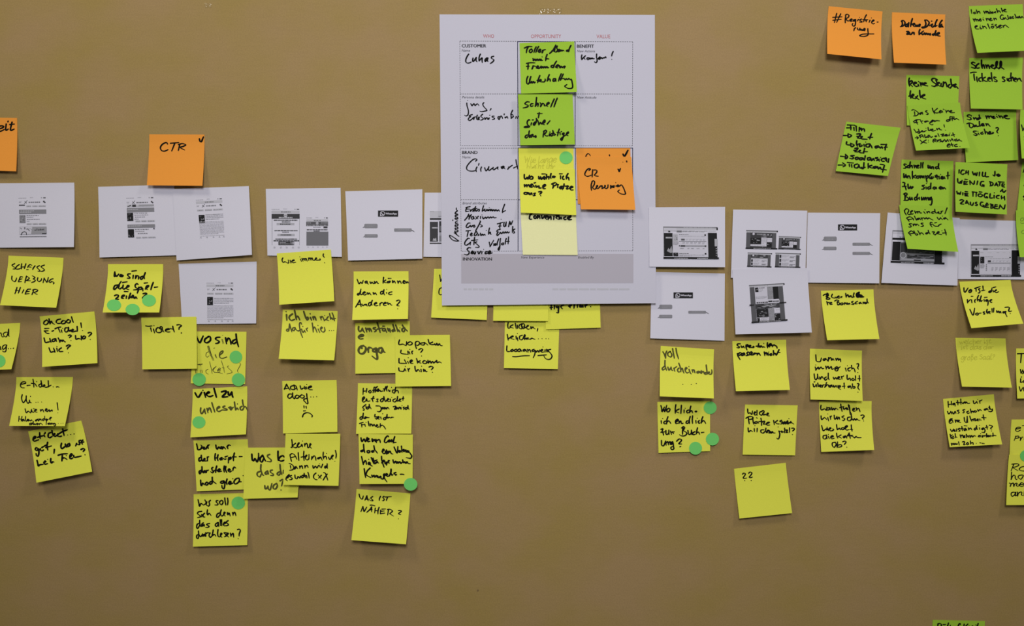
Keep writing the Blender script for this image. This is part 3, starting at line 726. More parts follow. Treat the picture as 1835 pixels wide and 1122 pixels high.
TRACE.update({
 'voll': [((1180, 615, 10.7), 2.3, 'olive', '85,165 115,220 135,285;135,285 140,200 160,150;225,160 180,190 185,240 235,265 255,220 225,160;270,105 285,190 305,290;335,100 350,190 385,300;120,440 75,480 80,515 130,490;125,330 125,430 155,520;180,460 200,520 240,470;240,460 250,510 280,525;295,480 315,540;305,480 350,450;390,480 365,510 380,550 410,550;390,385 420,470 430,550;430,510 455,480 470,530 490,575;510,510 545,480 530,465 510,510 540,570 575,560;585,500 610,570 630,590;583,448 587,452;645,510 660,560;650,530 680,510 700,570;770,540 740,550 745,575 780,560 790,540 810,580;820,530 830,580;830,560 860,540 880,590;930,560 890,570 890,595 940,590;915,420 925,510 940,590;950,580 975,560 970,550 955,580 980,595 1015,590 1025,550 1020,510;466,788 470,791;628,788 632,791;725,774 729,777')],
 'wokl': [((1178, 718, 9.51), 2.2, 'ink', '60,85 75,140 80,190 120,110;110,140 125,190 160,80;195,130 165,150 165,190 200,185 215,145 195,125;315,70 305,140 305,215;370,145 310,180 370,210;410,80 405,150 400,220;455,160 455,210;475,130 478,133;530,160 500,180 510,210 540,200;570,95 555,160 550,210;555,190 585,170 600,210;660,180 645,185 655,195 670,180 650,175'
  ';65,345 70,390;90,305 93,308;135,350 110,370 120,395 150,390;180,275 160,340 160,400;160,370 195,345 230,390;310,370 355,335 345,315 310,345 315,390 350,385;370,350 370,390;375,370 400,345 410,390 440,385;560,270 545,330 550,390;540,345 500,350 490,385 520,385 545,360;600,260 595,330 600,390;655,340 660,385;680,300 683,303;715,340 695,360 705,385 730,380;775,275 755,330 750,385;750,370 790,340 825,390'
  ';60,490 95,480 80,520;60,540 130,530;80,520 100,560 105,590;145,510 150,575 190,560 195,500;195,510 200,575;225,520 240,575;240,540 290,530;260,530 275,565;435,460 430,520 430,575;415,465 445,445 465,460 440,510;440,510 490,540 500,570 460,600 410,600 375,580;520,510 535,575 575,560 580,500;580,510 590,580;640,530 605,550 610,580 645,575;685,465 670,520 665,570;665,550 700,535 720,575;750,545 795,540'
  ';70,680 75,760 110,765 140,690;140,690 150,760;150,720 180,700 190,755;190,720 220,700 220,750;260,700 230,720 240,750 265,710 275,780 280,820 245,835 230,800 265,780;330,690 370,655 410,665 405,690 365,735 415,740;385,785 400,780')],
 'super': [((1312, 608, 14.0), 2.4, 'ink', '205,115 150,115 125,150 180,190 160,215 115,205;225,170 240,205 285,180;285,175 305,215;350,145 350,210 375,270;350,160 390,135 405,165 370,190;420,190 465,165 455,150 420,175 430,205 480,205;480,205 535,205 545,180 520,175;665,115 650,200;600,175 740,165;650,180 700,200 730,170;740,175 760,200 790,190 825,205;793,105 797,108;885,90 880,150 890,215;890,180 960,130 985,110 940,120 915,165 940,200;940,170 1000,140 1010,190;1010,170 1060,140 1085,170;1060,150 1110,170 1130,225'
  ';130,360 150,430 200,510;140,380 200,335 235,360 190,400 160,400;300,345 240,370 240,410 290,390 310,350 320,400;400,320 370,350 395,390 350,415;490,315 430,340 450,380 400,400;510,340 460,385 520,390 560,350 590,350 540,390;620,350 630,400;630,380 670,350 690,380 710,405;805,320 820,410;820,370 860,330 875,400;900,350 910,405;920,320 924,323;985,360 945,380 960,405 1010,390;1035,285 1040,350 1045,400;1045,370 1080,350 1100,400;1175,265 1140,340 1110,400;1150,330 1205,335')],
 'welche': [((1332, 725, 12.23), 2.1, 'ink', '95,100 105,190 150,180 185,220 200,140;235,200 270,170 255,160 235,190 250,230 290,220;300,130 300,235;410,150 360,170 365,220 410,230 430,180;400,150 440,130 455,160 430,210 450,235;450,230 480,210 500,230 545,210 545,185 520,200 530,240 575,250;110,290 120,360 130,425;60,300 120,265 190,265 215,300 160,325 120,320;205,290 215,370 230,430;300,375 255,385 255,415 310,405;310,380 340,410;285,290 315,300;385,300 400,380 400,460;340,375 430,370;400,390 470,365 440,430;440,430 500,430;490,430 560,400 570,385 520,400 520,450 580,450;665,350 680,440;750,350 690,390;700,390 740,420 790,425;840,345 800,370 860,400 820,430;850,370 880,430 900,370 920,430 940,370 960,430 970,350 990,430;860,410 1000,400;880,390 980,380;1000,310 1003,313;1000,410 1050,370 1030,400 1060,400 1110,430'
  ';105,515 115,600 160,570 205,595;240,530 245,595;305,525 300,600;255,465 258,468;450,555 390,560 390,610 440,625 480,580;495,520 490,580 510,620;510,600 560,570 540,560 520,600 550,625;570,570 575,630 600,590 610,630 640,590 650,620 700,625;780,580 800,650 780,740 755,755 735,735;762,490 767,493;780,580 830,590;830,590 850,580 840,610 870,600;905,520 910,620;870,600 905,600;920,560 970,560 940,610 980,610;1015,510 1015,610;1060,520 1110,520 1115,550 1080,580;1077,656 1082,660')],
 'werhat': [((1468, 518, 14.0), 2.0, 'ink', '105,160 150,130 240,120;200,105 170,150 240,150 170,190 230,200 180,220;210,110 190,180 220,230;190,220 180,255 250,255 265,230 215,215;330,130 310,180 330,215 400,230;400,200 430,225 470,180;440,205 500,185 490,170 460,200 480,230 530,215;545,190 570,220;550,200 575,185;665,110 670,160 680,210;675,190 720,140 735,200;800,165 750,180 760,200 800,180 820,210;875,100 860,160 855,205;820,210 885,195'
  ';190,310 205,360 215,400;200,350 250,330;260,360 315,345 300,335 265,355 280,385 330,380;390,300 440,275 480,285 490,300 450,320;450,320 460,395;470,330 520,360 490,395 460,395;570,350 530,365 545,395 600,380 590,350 560,350;630,345 640,390;640,370 675,345 690,385;710,350 720,385 760,355 770,385;850,310 810,330 870,370 850,385 810,380;960,310 910,340 900,370 960,370;1040,335 1000,350 1010,370 1050,350 1080,375;1100,330 1110,370;1105,340 1140,330;1190,335 1140,345 1150,370 1200,360;1200,250 1205,310 1235,355'),
  ((1468, 518, 14.0), 3.2, 'ink', '1000,85 940,130 955,200 1000,130 970,205 1030,130 990,195 1060,150 1020,200 1090,170 1050,200 1115,195;945,140 1040,150')],
 'warum': [((1450, 625, 10.07), 2.0, 'ink', '120,110 125,180 135,225 200,230 220,165;300,175 255,190 265,215 310,190 340,225;350,160 345,225;345,200 380,160 400,170;400,170 405,210 430,180 450,210;480,175 490,215;490,200 520,170 530,210 560,180 570,235'
  ';110,330 120,385;120,293 123,296;120,385 165,330 175,370 215,330 235,360 265,355;300,315 310,370;310,350 345,315 355,360 400,320 410,370 440,360;470,370 520,340 500,325 465,350 475,395 510,395 530,350 560,325;655,350 670,405;690,307 693,310;745,340 700,360 710,400 745,395;765,300 770,370;770,360 800,350 820,380 830,420;860,275 890,270 890,310 875,340 890,370;877,428 881,432'
  ';90,455 100,530 120,560 150,520 150,460;150,460 160,530 180,550;190,510 200,550 230,500 260,545;310,510 280,530 290,570 330,540;345,440 345,520 360,560;435,515 450,550 480,520 500,550 520,510;520,540 550,510 530,505 525,545 570,550;580,500 595,550;590,510 625,490;685,475 685,540 700,560;700,555 735,530 750,575;790,535 770,550 785,575 815,560 800,535;835,490 840,575;905,485 910,585;880,540 925,540'
  ';70,635 85,690 125,660;125,640 140,690;90,600 105,595;155,620 165,680 190,670 180,650;190,680 220,660 205,655 200,690 240,690;240,690 245,660 275,650;315,610 280,695;285,690 330,650 350,660 355,690;410,655 365,670 375,695 415,670 430,695;440,660 455,695 485,665 500,695;520,665 530,710 570,735;520,680 560,665 560,690 530,695;630,620 635,715;600,680 650,675;745,670 700,680 710,700 750,680 760,720;780,635 785,700;785,690 820,680 825,705 790,715;870,630 900,635 880,700 910,745;880,782 884,786')],
 'wannt': [((1466, 718, 9.51), 2.0, 'ink', '50,80 45,130 60,160 110,140 140,165 150,110;190,120 150,130 155,160 195,150 200,120 215,160;230,115 240,160 265,130 280,160 300,130 340,155;385,60 395,120 410,185;370,120 440,100;430,120 440,150 480,120;480,140 500,125 490,150 515,150;515,70 530,130 550,200 575,235;530,80 540,150 545,220;590,165 625,140 610,130 590,150 600,180 640,175;650,120 660,170;660,150 690,130 705,160 715,190'
  ';50,260 60,325 110,290 150,325;165,290 180,345;166,228 169,230;205,265 215,320;210,285 230,260;275,250 285,320 320,280;320,270 330,320 355,280 370,320;440,260 405,280 455,310 430,340 410,330;550,280 505,290 505,335 550,340 570,300;545,230 570,260 570,330;580,310 600,335 620,305 640,335 660,310 680,330 715,340;730,250 770,245 785,270 755,300 770,320;775,346 779,349'
  ';60,425 75,480 90,515 140,480 150,500 155,450;150,500 170,480 175,510;190,490 220,470 205,460 190,490 210,515 250,510;250,480 265,495 240,515;315,410 320,460 330,500;330,495 365,470 380,500;430,460 400,470 405,495 435,490 450,460;450,480 500,440 490,425 460,450 480,500 530,495;565,415 570,470 580,520;550,490 590,490'
  ';135,590 90,600 90,645 130,650 150,600;140,585 155,650;175,610 190,650;175,575 178,578;215,630 260,610 245,595 215,620 230,650 275,640;315,555 320,600 335,640;390,585 340,615;345,615 400,640;470,600 430,615 440,635 480,610 490,640;500,600 520,570 530,550;530,550 540,600 550,645;500,600 590,590;560,600 600,615 620,635 650,610 670,630 735,632;290,710 245,720 245,770 280,795 310,740;290,705 315,750 325,800;330,705 335,790;335,760 390,750 400,780 350,795;420,700 460,690 475,710 445,750;489,793 493,796')],
 'reg': [((1484, 12, 14.0), 2.0, 'ink', '215,170 160,395;315,180 215,390;115,268 350,252;120,340 330,315;440,235 430,330 430,405;435,210 480,190 520,215 510,260 450,300;450,300 480,350 525,355;545,350 600,320 590,305 550,330 560,365 610,360;690,320 640,330 640,365 680,340 690,310 685,420 670,475 630,485 605,450 620,420;760,320 735,355;787,270 791,273;840,310 800,325 800,345 850,370 840,385 785,385;960,205 925,270 890,380;870,325 1000,325;950,340 960,380;945,350 985,330;1050,340 1030,390;1085,282 1090,286;1100,380 1150,345 1140,330 1105,360 1095,405 1130,430 1165,415;1230,385 1260,385'
  ';690,525 660,550 645,605;735,535 745,575 785,580 795,540;795,540 805,590 830,560 850,600 870,570 890,600 900,550 930,550 920,605;995,550 1000,620 1005,680 985,720 900,745 800,735 810,710 900,685 1150,683')],
 'daten': [((1600, 25, 14.0), 2.5, 'ink', '230,180 240,260 215,310;215,180 260,165 300,200 300,260 250,300 190,318;400,235 330,270 320,310 360,310 400,240;400,220 390,325;490,120 460,220 445,315;470,260 530,240;510,270 545,240 530,235 510,280 540,320;560,270 580,315 610,275 630,315 660,270 685,260 675,315;800,155 850,150;810,170 830,250 800,320;850,150 905,200 900,260 830,330 740,350 735,330 800,320;995,255 920,295;970,180 985,180;990,260 970,310 1000,330 1040,290;1110,145 1070,230 1060,320;1060,310 1110,290;1235,160 1190,220 1160,310 1180,330 1220,300;1225,260 1200,300 1210,325 1240,300 1260,335'
  ';345,440 400,440 350,510 400,505;400,505 420,460 420,510 460,510 490,460;490,460 500,480 530,460 535,520;680,390 660,440 660,515;660,515 770,425;720,470 740,520 780,500;780,500 800,470 810,520 850,480 870,520 900,490 920,525 945,490 945,530;1070,490 1000,510 1000,530 1040,520 1080,420;1080,420 1060,490 1075,540;1090,530 1160,490 1160,465 1110,490 1120,540 1190,555')],
 'gut2': [((1735, 8, 14.0), 1.8, 'ink', '75,130 90,225;185,190 140,200 150,230 200,220;205,135 225,190 235,225;230,200 275,170 300,225;390,165 420,230;415,210 450,165 465,215;460,190 490,170 505,225;560,180 520,200 530,225 570,215;540,140 545,145;620,185 575,200 590,220 640,210;690,180 650,200 700,210;710,105 730,160 745,205;740,170 780,160 815,205;830,90 850,140 870,190;850,160 900,140;890,150 945,130 925,120 895,140 910,175 970,185'
  ';125,360 160,430;150,400 180,355 205,420;200,390 235,370 250,420;270,400 320,370 300,360 275,390 300,415 340,405;370,365 395,400;375,330 378,333;450,350 470,410;460,380 500,350 525,395;530,390 580,355 560,345 535,380 560,405 610,390;640,345 660,395;650,370 690,345 715,385;880,270 840,262 805,310 820,360 870,375 880,340;880,330 900,370 930,330 960,370;990,275 1015,360;990,375 1030,350;1070,310 1035,320 1085,345 1050,355;1130,300 1100,320 1120,350 1150,335;1170,245 1195,300 1200,345;1200,330 1250,310 1240,345 1290,290 1280,340;1290,300 1320,340 1350,300 1385,340'
  ';180,570 230,540 205,530 170,560 200,610 270,615;300,560 310,610 350,600;305,520 308,523;360,540 380,600;370,570 420,550 465,605;490,485 515,550 545,605;640,545 590,550 580,580 620,590 650,560;590,500 630,492;710,505 670,520 740,570 700,590;750,570 830,530 810,515 760,550 790,590 850,575;870,525 890,580;880,550 930,515 970,545 1020,580')],
 'tick': [((1735, 103, 14.0), 2.7, 'ink', '170,135 120,120 85,150 180,220 170,270 80,245;265,155 215,190 195,240 230,270 280,260;335,70 335,180 355,270;350,220 385,180 400,220 415,275;440,185 470,270;465,230 505,185 540,280;560,225 640,200 610,185 575,210 600,260 660,280;660,280 710,220 735,100 700,130 700,230 770,280;770,280 830,200 830,100 805,110 805,220 850,260 900,295'),
  ((1735, 103, 14.0), 2.3, 'ink', '60,385 130,370 210,370;145,415 150,500 165,575;215,490 220,560 235,610;320,505 270,530 280,590 330,595;345,400 350,500 370,600;430,495 365,535 420,590;500,545 560,520 530,500 495,530 500,580 560,600;580,380 590,500 605,595;560,530 600,520;420,590 480,600;700,500 650,490 655,530 725,580 700,605 650,590;920,500 870,490 865,520 920,570 900,600 855,600;975,530 985,580;1060,520 1010,540 1015,590 1060,585;1075,390 1070,500 1090,590;1085,530 1120,490 1140,580;1140,570 1200,540 1190,510 1150,540 1160,590 1210,610;1220,530 1235,590;1230,560 1290,520 1310,560 1340,600')],
 'stern': [((1622, 134, 14.0), 2.5, 'ink', '105,85 90,170 110,285;105,190 150,150 180,160 165,210 115,235;115,235 190,295;215,230 285,210 270,185 225,195 215,240 270,290 330,280;325,240 350,285;330,165 360,185;380,200 400,285;395,250 430,200 445,260;450,240 530,215 510,200 460,220 480,260 570,280;810,130 790,110 730,90 670,110 690,170 780,240 740,290 665,275;770,130 800,200 800,280;810,220 860,205 850,190 820,210 830,260 880,290;905,220 900,280 940,300;960,180 960,250 945,300;965,220 1010,185 1035,230 1050,300;1120,245 1085,270 1095,315 1135,330 1160,290;1145,110 1155,200 1175,275;1180,280 1250,240 1280,235 1230,290 1270,310;1200,250 1240,310 1290,300 1330,345'
  ';135,405 125,500 145,590;95,535 200,510;170,560 220,500 190,490 165,530 190,580 260,600;310,530 260,600;255,550 300,590 350,620;365,395 370,490 390,575;400,560 490,510 480,495 420,530 440,580 520,610')],
 'das': [((1628, 190, 10.7), 1.8, 'ink', '115,110 125,190;65,80 100,70 170,110 190,150 150,185 95,190;265,120 215,140 225,160 265,130 275,160;355,90 325,105 375,140 370,160 340,160;455,40 475,100 505,150;555,45 490,100;490,100 520,130 575,130;590,110 630,95 615,85 590,110 600,130 640,120;645,95 660,120;665,60 690,70;715,80 730,130;725,110 765,85 780,110;790,110 830,95 820,85 790,105 810,125 885,125'
  ';95,300 150,265 230,260;160,265 150,310 180,350;110,320 180,310;230,280 265,335;240,290 280,285;360,285 310,295 320,310 370,290 395,295;460,300 410,320 410,340 450,360 470,350;410,320 460,270 480,280 450,300;480,290 510,280 500,300 540,280 600,285;770,260 735,270 735,295 770,290 785,265 765,255;820,205 795,210 800,280;840,205 840,280;780,250 870,240;870,205 880,260 920,240 970,268'
  ';105,445 150,500 210,525 190,490 140,510;190,445 220,505 250,480;250,480 270,470 260,490 300,490 340,470;335,425 338,428;375,410 385,470 420,460 415,440;430,465 470,450 455,440 435,465 465,480 520,465;540,430 550,460;550,450 590,425 600,450 640,460;680,360 690,405;708,462 712,465'
  ';130,610 190,605;155,580 190,605 165,630;210,560 230,610;210,570 260,550 290,600;230,590 280,580;310,550 320,605 350,595 340,580;380,560 370,600 400,590;400,560 430,600 465,585;530,570 505,580 520,590 545,575;565,530 590,585;620,545 680,535 640,575 690,570;700,570 740,550 725,540 700,560 720,575 770,565;780,540 790,570;795,518 798,521;850,515 880,585;825,560 890,545'
  ';220,650 270,690 350,710;340,650 290,680 235,725;380,655 383,658;380,690 383,693;480,650 470,680 485,700;470,650 510,630 530,650 490,670;490,670 540,690;550,670 585,655 570,650 550,670 570,690;620,640 590,650 630,670 600,690;640,670 650,690 690,640;700,650 720,685 750,640;750,640 770,680;790,645 810,675;830,620 860,670;820,650 850,640;880,650 900,640 890,665 920,670;920,630 940,670 970,640 985,660 1025,675;750,760 790,735 775,725 745,750 750,785 800,780;820,710 850,775;800,750 860,735;930,735 885,750 890,775 945,775;985,773 990,776')],
 'sind': [((1726, 200, 14.0), 2.2, 'ink', '205,95 140,80 100,115 190,160 170,205 95,185;185,150 215,200;205,115 208,118;255,150 280,205;275,180 320,150 340,205;420,150 360,170 360,205 420,180;400,85 415,140 450,170;570,105 595,185;590,150 630,105 655,170;650,130 700,110 720,150;720,150 780,130 760,120 725,145 760,170 810,160;840,120 870,150;840,72 844,75;890,90 930,160;920,130 960,110 1000,170;1020,140 1110,105 1080,92 1030,110 1040,155 1110,180 1165,178'
  ';150,300 165,380 200,410;95,300 160,285 240,310 260,360 210,405;330,340 275,355 280,380 330,360 350,375;405,245 410,320 430,370;350,375 430,355;450,345 520,320 500,300 460,320 470,355 540,355;570,300 590,355;585,330 620,305 650,345 680,370;330,490 270,490 265,520 350,570 320,595 260,580;375,540 405,580;370,492 374,495;490,515 445,535 460,565 510,555;530,440 550,500 560,560;555,520 600,510 620,560;620,560 690,520 670,500 640,530 660,565;660,565 740,545 760,525 735,515;825,410 865,400 885,430 850,490 855,520 875,540;882,602 886,605')],
 'film': [((1498, 218, 8.56), 2.5, 'ink', '175,50 290,55;225,60 230,125;165,95 240,95;275,90 280,135;310,70 315,145;290,60 320,75;360,90 355,150;360,120 390,100 395,140;390,120 430,110 440,150;115,212 185,212;185,185 240,212 190,240 185,185;320,190 380,190 330,250;320,225 400,225;330,250 380,260;380,250 410,225 390,240 400,265 480,270;545,185 525,235 520,265;495,240 565,240'
  ';165,310 165,350 230,360;225,330 280,360 235,385 225,330;320,295 315,340 330,380;330,350 370,335;370,340 360,380 400,370 395,355;430,350 435,380;455,312 459,315;510,340 465,350 465,385 510,385 520,340;520,340 540,370 555,405;650,370 605,380 610,405 650,390 665,400;665,385 680,405 705,385 715,410;690,350 780,350;775,350 760,390 755,435;740,395 790,390;290,410 340,405 290,460;275,440 330,435;290,460 340,465;345,460 380,440 360,445 370,475 410,480;440,410 425,480;410,480 430,485;420,460 485,460'
  ';70,530 150,540;145,500 180,540 145,570 150,505;280,520 225,525 270,550 250,570 210,560;330,545 300,555 305,580 340,570 345,550;400,555 365,560 365,585 400,580 415,555 430,590;450,525 440,590;520,550 485,560 490,590 525,580 530,555;535,560 545,600 575,565 590,600;640,550 600,560 650,580 620,600;660,575 665,605;685,548 688,551;740,560 700,575 705,605 745,610;750,570 770,555 780,600;760,590 790,620;810,570 805,625'
  ';35,665 110,665;100,630 145,665 110,690;175,625 270,635;205,655 210,690;240,660 245,700;330,650 285,665 290,705 335,705 350,660;350,660 370,710 400,700;430,630 425,700 415,725;400,720 450,700;495,645 495,715;550,670 505,690 560,715;615,685 575,695 580,715 620,705 625,690;640,690 650,725 680,700 690,730;680,655 740,665 735,700 715,775;700,730 775,740')],
 'komp': [((1614, 288, 10.7), 2.3, 'ink', '110,70 70,65 70,90 110,115 90,140 55,145;160,90 130,105 135,135 165,130;185,25 175,90 175,140;175,120 215,90 225,140;255,85 265,140;265,120 295,90 305,140;310,120 350,95 335,85 310,110 320,140 360,135;390,40 385,140;430,35 420,90 425,140;525,90 530,145 560,110;560,100 570,150 595,115 600,155;600,120 625,115 635,160;710,115 670,125 680,155 720,145;730,60 725,120 740,160'
  ';60,250 65,330 100,270;100,265 110,330 130,290 140,335;140,300 165,290 185,345;225,205 225,280 230,345;290,280 235,310 300,335;340,290 305,305 320,335 350,325 345,295;370,285 380,335;380,320 405,285 415,330 440,290 450,335;470,285 490,340 505,410;485,310 520,285 530,320 495,340;590,245 550,300 560,345;590,310 580,345 620,330 620,300;660,290 700,275 690,310;660,315 720,305;690,310 705,355;735,300 740,350;765,265 768,268;770,340 810,320 800,300 775,320 790,350 830,340;835,310 850,345;905,220 905,350;880,290 940,280'
  ';40,415 80,425 70,470;35,495 110,490;75,470 95,520 105,560;140,450 150,535 185,500;185,490 200,535 240,500 210,500;455,470 410,480 450,510 440,540 400,545;485,505 490,545;495,438 498,441;550,500 520,515 530,545 570,530;580,430 575,500 580,540;640,505 620,530 650,545 670,510 640,505;680,510 690,540;740,530 780,510 770,495 740,520 760,545 800,535;800,510 810,540 835,515 865,545'
  ';75,640 85,700 80,760;60,640 100,620 125,640 90,680;90,680 150,720 140,755 60,760;175,700 185,755 215,715;215,705 230,750;290,700 265,720 275,755 310,745;325,640 310,700 320,755;315,730 355,715;355,705 360,745;400,700 405,755 440,710;440,705 450,755;455,740 480,700 490,755;490,730 530,705 530,755;590,700 550,720 560,755 595,720 600,800 580,850 555,840')],
 'wenig': [((1710, 298, 10.7), 2.4, 'ink', '95,70 90,130;190,75 150,75 125,130 160,155 195,140;230,90 220,140;270,90 270,160;220,125 275,120;350,105 375,165 400,130;400,130 425,180 440,120;485,115 480,185;545,115 540,185 590,190;600,120 600,195 660,200;780,100 780,150 770,185 740,165;850,150 815,165 840,190 880,175 850,150;830,168 870,170'
  ';65,240 70,300 100,325 120,290;120,290 130,330 150,270;190,285 260,290;190,290 185,345;190,320 245,315;185,345 255,345;205,248 255,255;300,280 305,350;300,280 370,345 390,280;450,285 435,350;565,290 520,295 500,350 530,380 570,360 535,350;570,360 570,390;690,300 700,370;675,290 740,320 735,360 685,375;810,320 775,370;810,320 840,385;790,360 840,355;845,295 960,305;875,310 870,370;920,330 970,345;920,340 920,385 970,400;920,365 960,370;890,480 930,440;920,445 945,500 990,465'
  ';50,480 65,530 90,510 110,540 125,490;165,510 165,550;200,520 265,520;205,520 210,565;205,545 260,545;210,565 270,570;210,485 260,490;360,500 360,575;345,490 440,500;425,500 420,580;510,530 465,540 470,575 520,580 540,550 510,530;480,490 535,495;640,525 600,520 575,560 595,600 640,590 610,575;635,590 640,610;690,530 685,605 740,605;765,560 765,610;768,508 772,512;860,560 815,570 815,605 860,620;905,570 905,625;960,575 970,645;905,605 965,605'
  ';110,650 150,640 180,660 120,715 185,725;240,660 215,710;240,660 285,735;220,705 270,705;310,690 315,735 350,745 370,700;430,690 405,705 440,730 430,750 400,745;550,690 515,690 500,735 540,770 575,755 545,740;570,755 575,790;605,725 660,735;610,730 600,780;605,755 650,760;600,785 660,790;620,705 645,710;710,730 700,800;690,720 745,740 715,760;715,760 760,785 705,805;785,735 830,740;785,740 770,805;780,770 830,770;770,805 840,815;880,745 860,810;880,745 950,820 975,740')],
 'remind': [((1614, 368, 14.0), 1.9, 'ink', '95,130 110,190 145,245;95,130 140,85 200,110 195,160 165,200;165,200 200,230 260,220;250,170 300,140 285,135 250,160 270,220 320,210;350,140 380,210;375,180 420,150 430,200;425,175 470,150 490,190 530,190;580,160 620,210;605,105 620,115;655,160 670,200;665,180 710,150 735,190;850,150 785,170 790,200 840,195;855,100 870,180 920,190;920,190 960,160 950,200 1000,205 1030,160;1010,150 1060,140;1165,65 1110,210'
  ';150,320 190,370 215,405;150,320 230,285 310,330 325,370;190,360 300,340;345,270 395,375;470,320 410,335 420,360 480,335 500,360;510,310 545,370;530,330 570,310;590,320 610,350;605,340 650,310 670,345 710,315 750,340 815,370;915,300 960,355 1000,310;1000,310 1050,360;1048,268 1052,272;1130,310 1080,325 1090,345 1140,325 1190,365'
  ';270,460 210,470 265,520 240,545 195,540;310,470 320,515;320,500 360,465 380,505 410,470 460,510;560,445 510,455 570,505 540,530 505,530;790,430 750,430 745,480 790,545;760,480 810,470;820,490 860,520 940,525;855,440 905,430;940,525 970,490 1020,468'
  ';195,690 230,730 265,765;195,690 270,640 340,700;225,715 340,700;330,640 360,700 390,745 430,730 400,700;430,635 470,700 490,740;480,710 530,690 580,735;680,680 630,700 640,720 690,700;690,625 710,680 740,720;790,665 850,665 820,710;820,710 860,740 900,710;900,710 970,670 940,660 910,700 960,720 1030,735;1035,637 1040,641;1105,605 1130,680 1145,745;1050,695 1150,690')],
 'votst': [((1720, 505, 12.23), 2.1, 'ink', '90,135 95,210 120,225 180,135;240,170 205,190 205,235 245,225 260,180 235,170;225,200 250,205;325,145 450,105;355,160 360,210;440,150 410,165 440,200 430,240 400,245;505,95 515,180;480,195 550,185;690,190 640,215 640,235 680,220 710,130;700,160 695,220;730,190 735,225;740,125 790,112;760,210 805,180 790,180 765,215 800,235 850,218'
  ';165,390 170,465;170,450 230,390;255,395 265,460;250,318 290,318;340,390 325,420 335,455;410,300 385,360 390,420;390,400 430,390 430,435;470,310 450,380 460,430 490,410;530,390 540,430;540,345 600,338;600,390 570,405 580,430 615,400 620,470 610,520;655,420 700,395 690,390 660,415 680,450 705,450'
  ';220,605 290,735 325,580;385,685 350,700 355,725 395,725 405,695 385,680;430,690 470,685;540,660 510,670 550,700 520,710;600,605 585,660 610,700;595,670 640,650;630,680 660,660 650,650 630,680 670,700;705,590 710,670;745,580 740,665;810,635 815,670 850,645;850,640 865,680 890,650 905,685;990,655 950,660 950,685 1000,665 1010,640 1000,690 1035,765;990,560 1070,555 1085,580 1070,630 1080,650 1135,640;1105,693 1109,697')],
 'hatten': [((1690, 712, 9.51), 1.9, 'ink', '85,70 90,170;140,70 145,130;90,125 145,115;190,100 165,115 175,130 200,105 205,150;245,55 255,130;225,90 265,85;300,30 305,120;265,95 320,85;330,105 350,90 340,110 375,75 380,105 400,80 420,105 455,100;515,60 530,110 570,80;570,70 590,105;590,35 593,38;620,60 630,105;625,65 665,45'
  ';75,240 95,285 130,250;130,240 150,285;155,250 180,285 205,240 220,275;270,220 240,230 275,255 255,275;370,210 335,220 360,245 345,265 330,260;435,235 405,250 420,275 450,265;465,200 475,240 480,270;480,250 510,235 515,260;540,230 525,245 550,255 570,235 545,228;590,210 600,240;600,235 630,210 655,230;750,190 705,205 710,220 755,200 770,220;790,150 800,190 830,215;840,200 840,230 810,245 775,240;780,170 800,210'
  ';115,410 150,380 140,365 110,390 110,440 150,435;160,395 170,430;155,360 158,363;205,385 215,430;215,410 240,385 245,420;250,415 280,395 265,390 250,415 300,430;360,345 370,410 400,430 410,370 410,325;410,325 420,430;455,320 470,370 490,410;480,390 510,375 515,400;520,370 550,365 540,400 570,390;570,390 600,375 590,370 575,395 610,400;625,370 630,395;650,388 653,391;685,300 690,340 700,385;660,345 735,350'
  ';125,545 150,585 180,540;185,570 200,550 190,580 230,570;230,540 235,580;280,530 255,545 290,570 265,580;320,500 330,570;290,540 345,530;380,530 355,550 370,570 395,540 405,565;360,485 410,490;430,520 440,560;440,545 470,525 490,555;560,520 530,540 540,560 570,540;570,485 575,530 590,550;620,520 625,550;620,478 623,481;690,520 660,535 670,555 700,530 715,570 700,600 660,595;740,480 755,545;720,515 765,505;785,475 830,485 840,500 810,530 830,545;825,573 828,576'
  ';120,630 135,700;125,665 160,640;180,665 150,685 160,705 190,690;205,620 215,690;215,670 240,685;290,640 305,695;300,670 330,640 345,690;350,680 375,660 360,655 350,680 380,690;395,630 405,690;405,670 430,655 440,685;455,650 465,690;465,675 490,650 500,680 530,655 560,665;600,670 625,655 615,650 600,670 625,680;635,650 650,680;640,620 643,623;665,650 675,685;675,670 700,650 715,670;740,620 740,680;725,650 760,645;780,650 755,660 765,675 790,655;810,650 790,665 810,675;850,610 855,665;830,660 870,650 905,655'
  ';140,785 150,820;150,805 175,785 185,810 205,785 215,805;240,790 225,800 245,805;265,760 275,815;330,760 365,755 360,785 350,810 380,805;420,770 400,790 410,810 435,795 420,770;465,745 470,800;470,785 505,770 515,805;565,785 570,787;625,775 650,778;665,785 705,790')],
 'platz': [((925, 300, 8.56), 2.5, 'ink', '125,110 125,160 140,180 170,150;165,150 180,180 205,120;235,135 210,155 215,180 250,175 255,145 235,135;345,140 350,180 375,150;375,145 385,185 410,150;430,140 415,165 435,185 445,150;395,100 450,100;465,110 465,180;465,155 500,140 500,180;535,95 525,140 535,170;560,155 600,140 570,135 555,150 590,160;680,130 680,175;665,98 710,98;725,135 710,155 720,185 740,180;795,95 770,140 770,180;770,165 800,150 810,195'
  ';125,265 130,300;130,290 160,265 165,300;165,285 195,265 205,300;215,290 250,265 240,255 215,280 225,305 260,295;265,275 285,305;275,240 300,233;300,275 310,305 340,285 350,320;350,285 355,315 385,315;410,310 450,275 440,262 410,285 415,325 450,325;560,245 570,290 560,320;545,255 600,235 620,260 570,290;640,265 635,310;610,265 650,262;690,290 665,310 680,330 700,300 710,340;735,255 725,325;700,290 760,285;760,290 800,285 770,330 810,325;820,320 870,300 850,290 825,310 840,345 875,345'
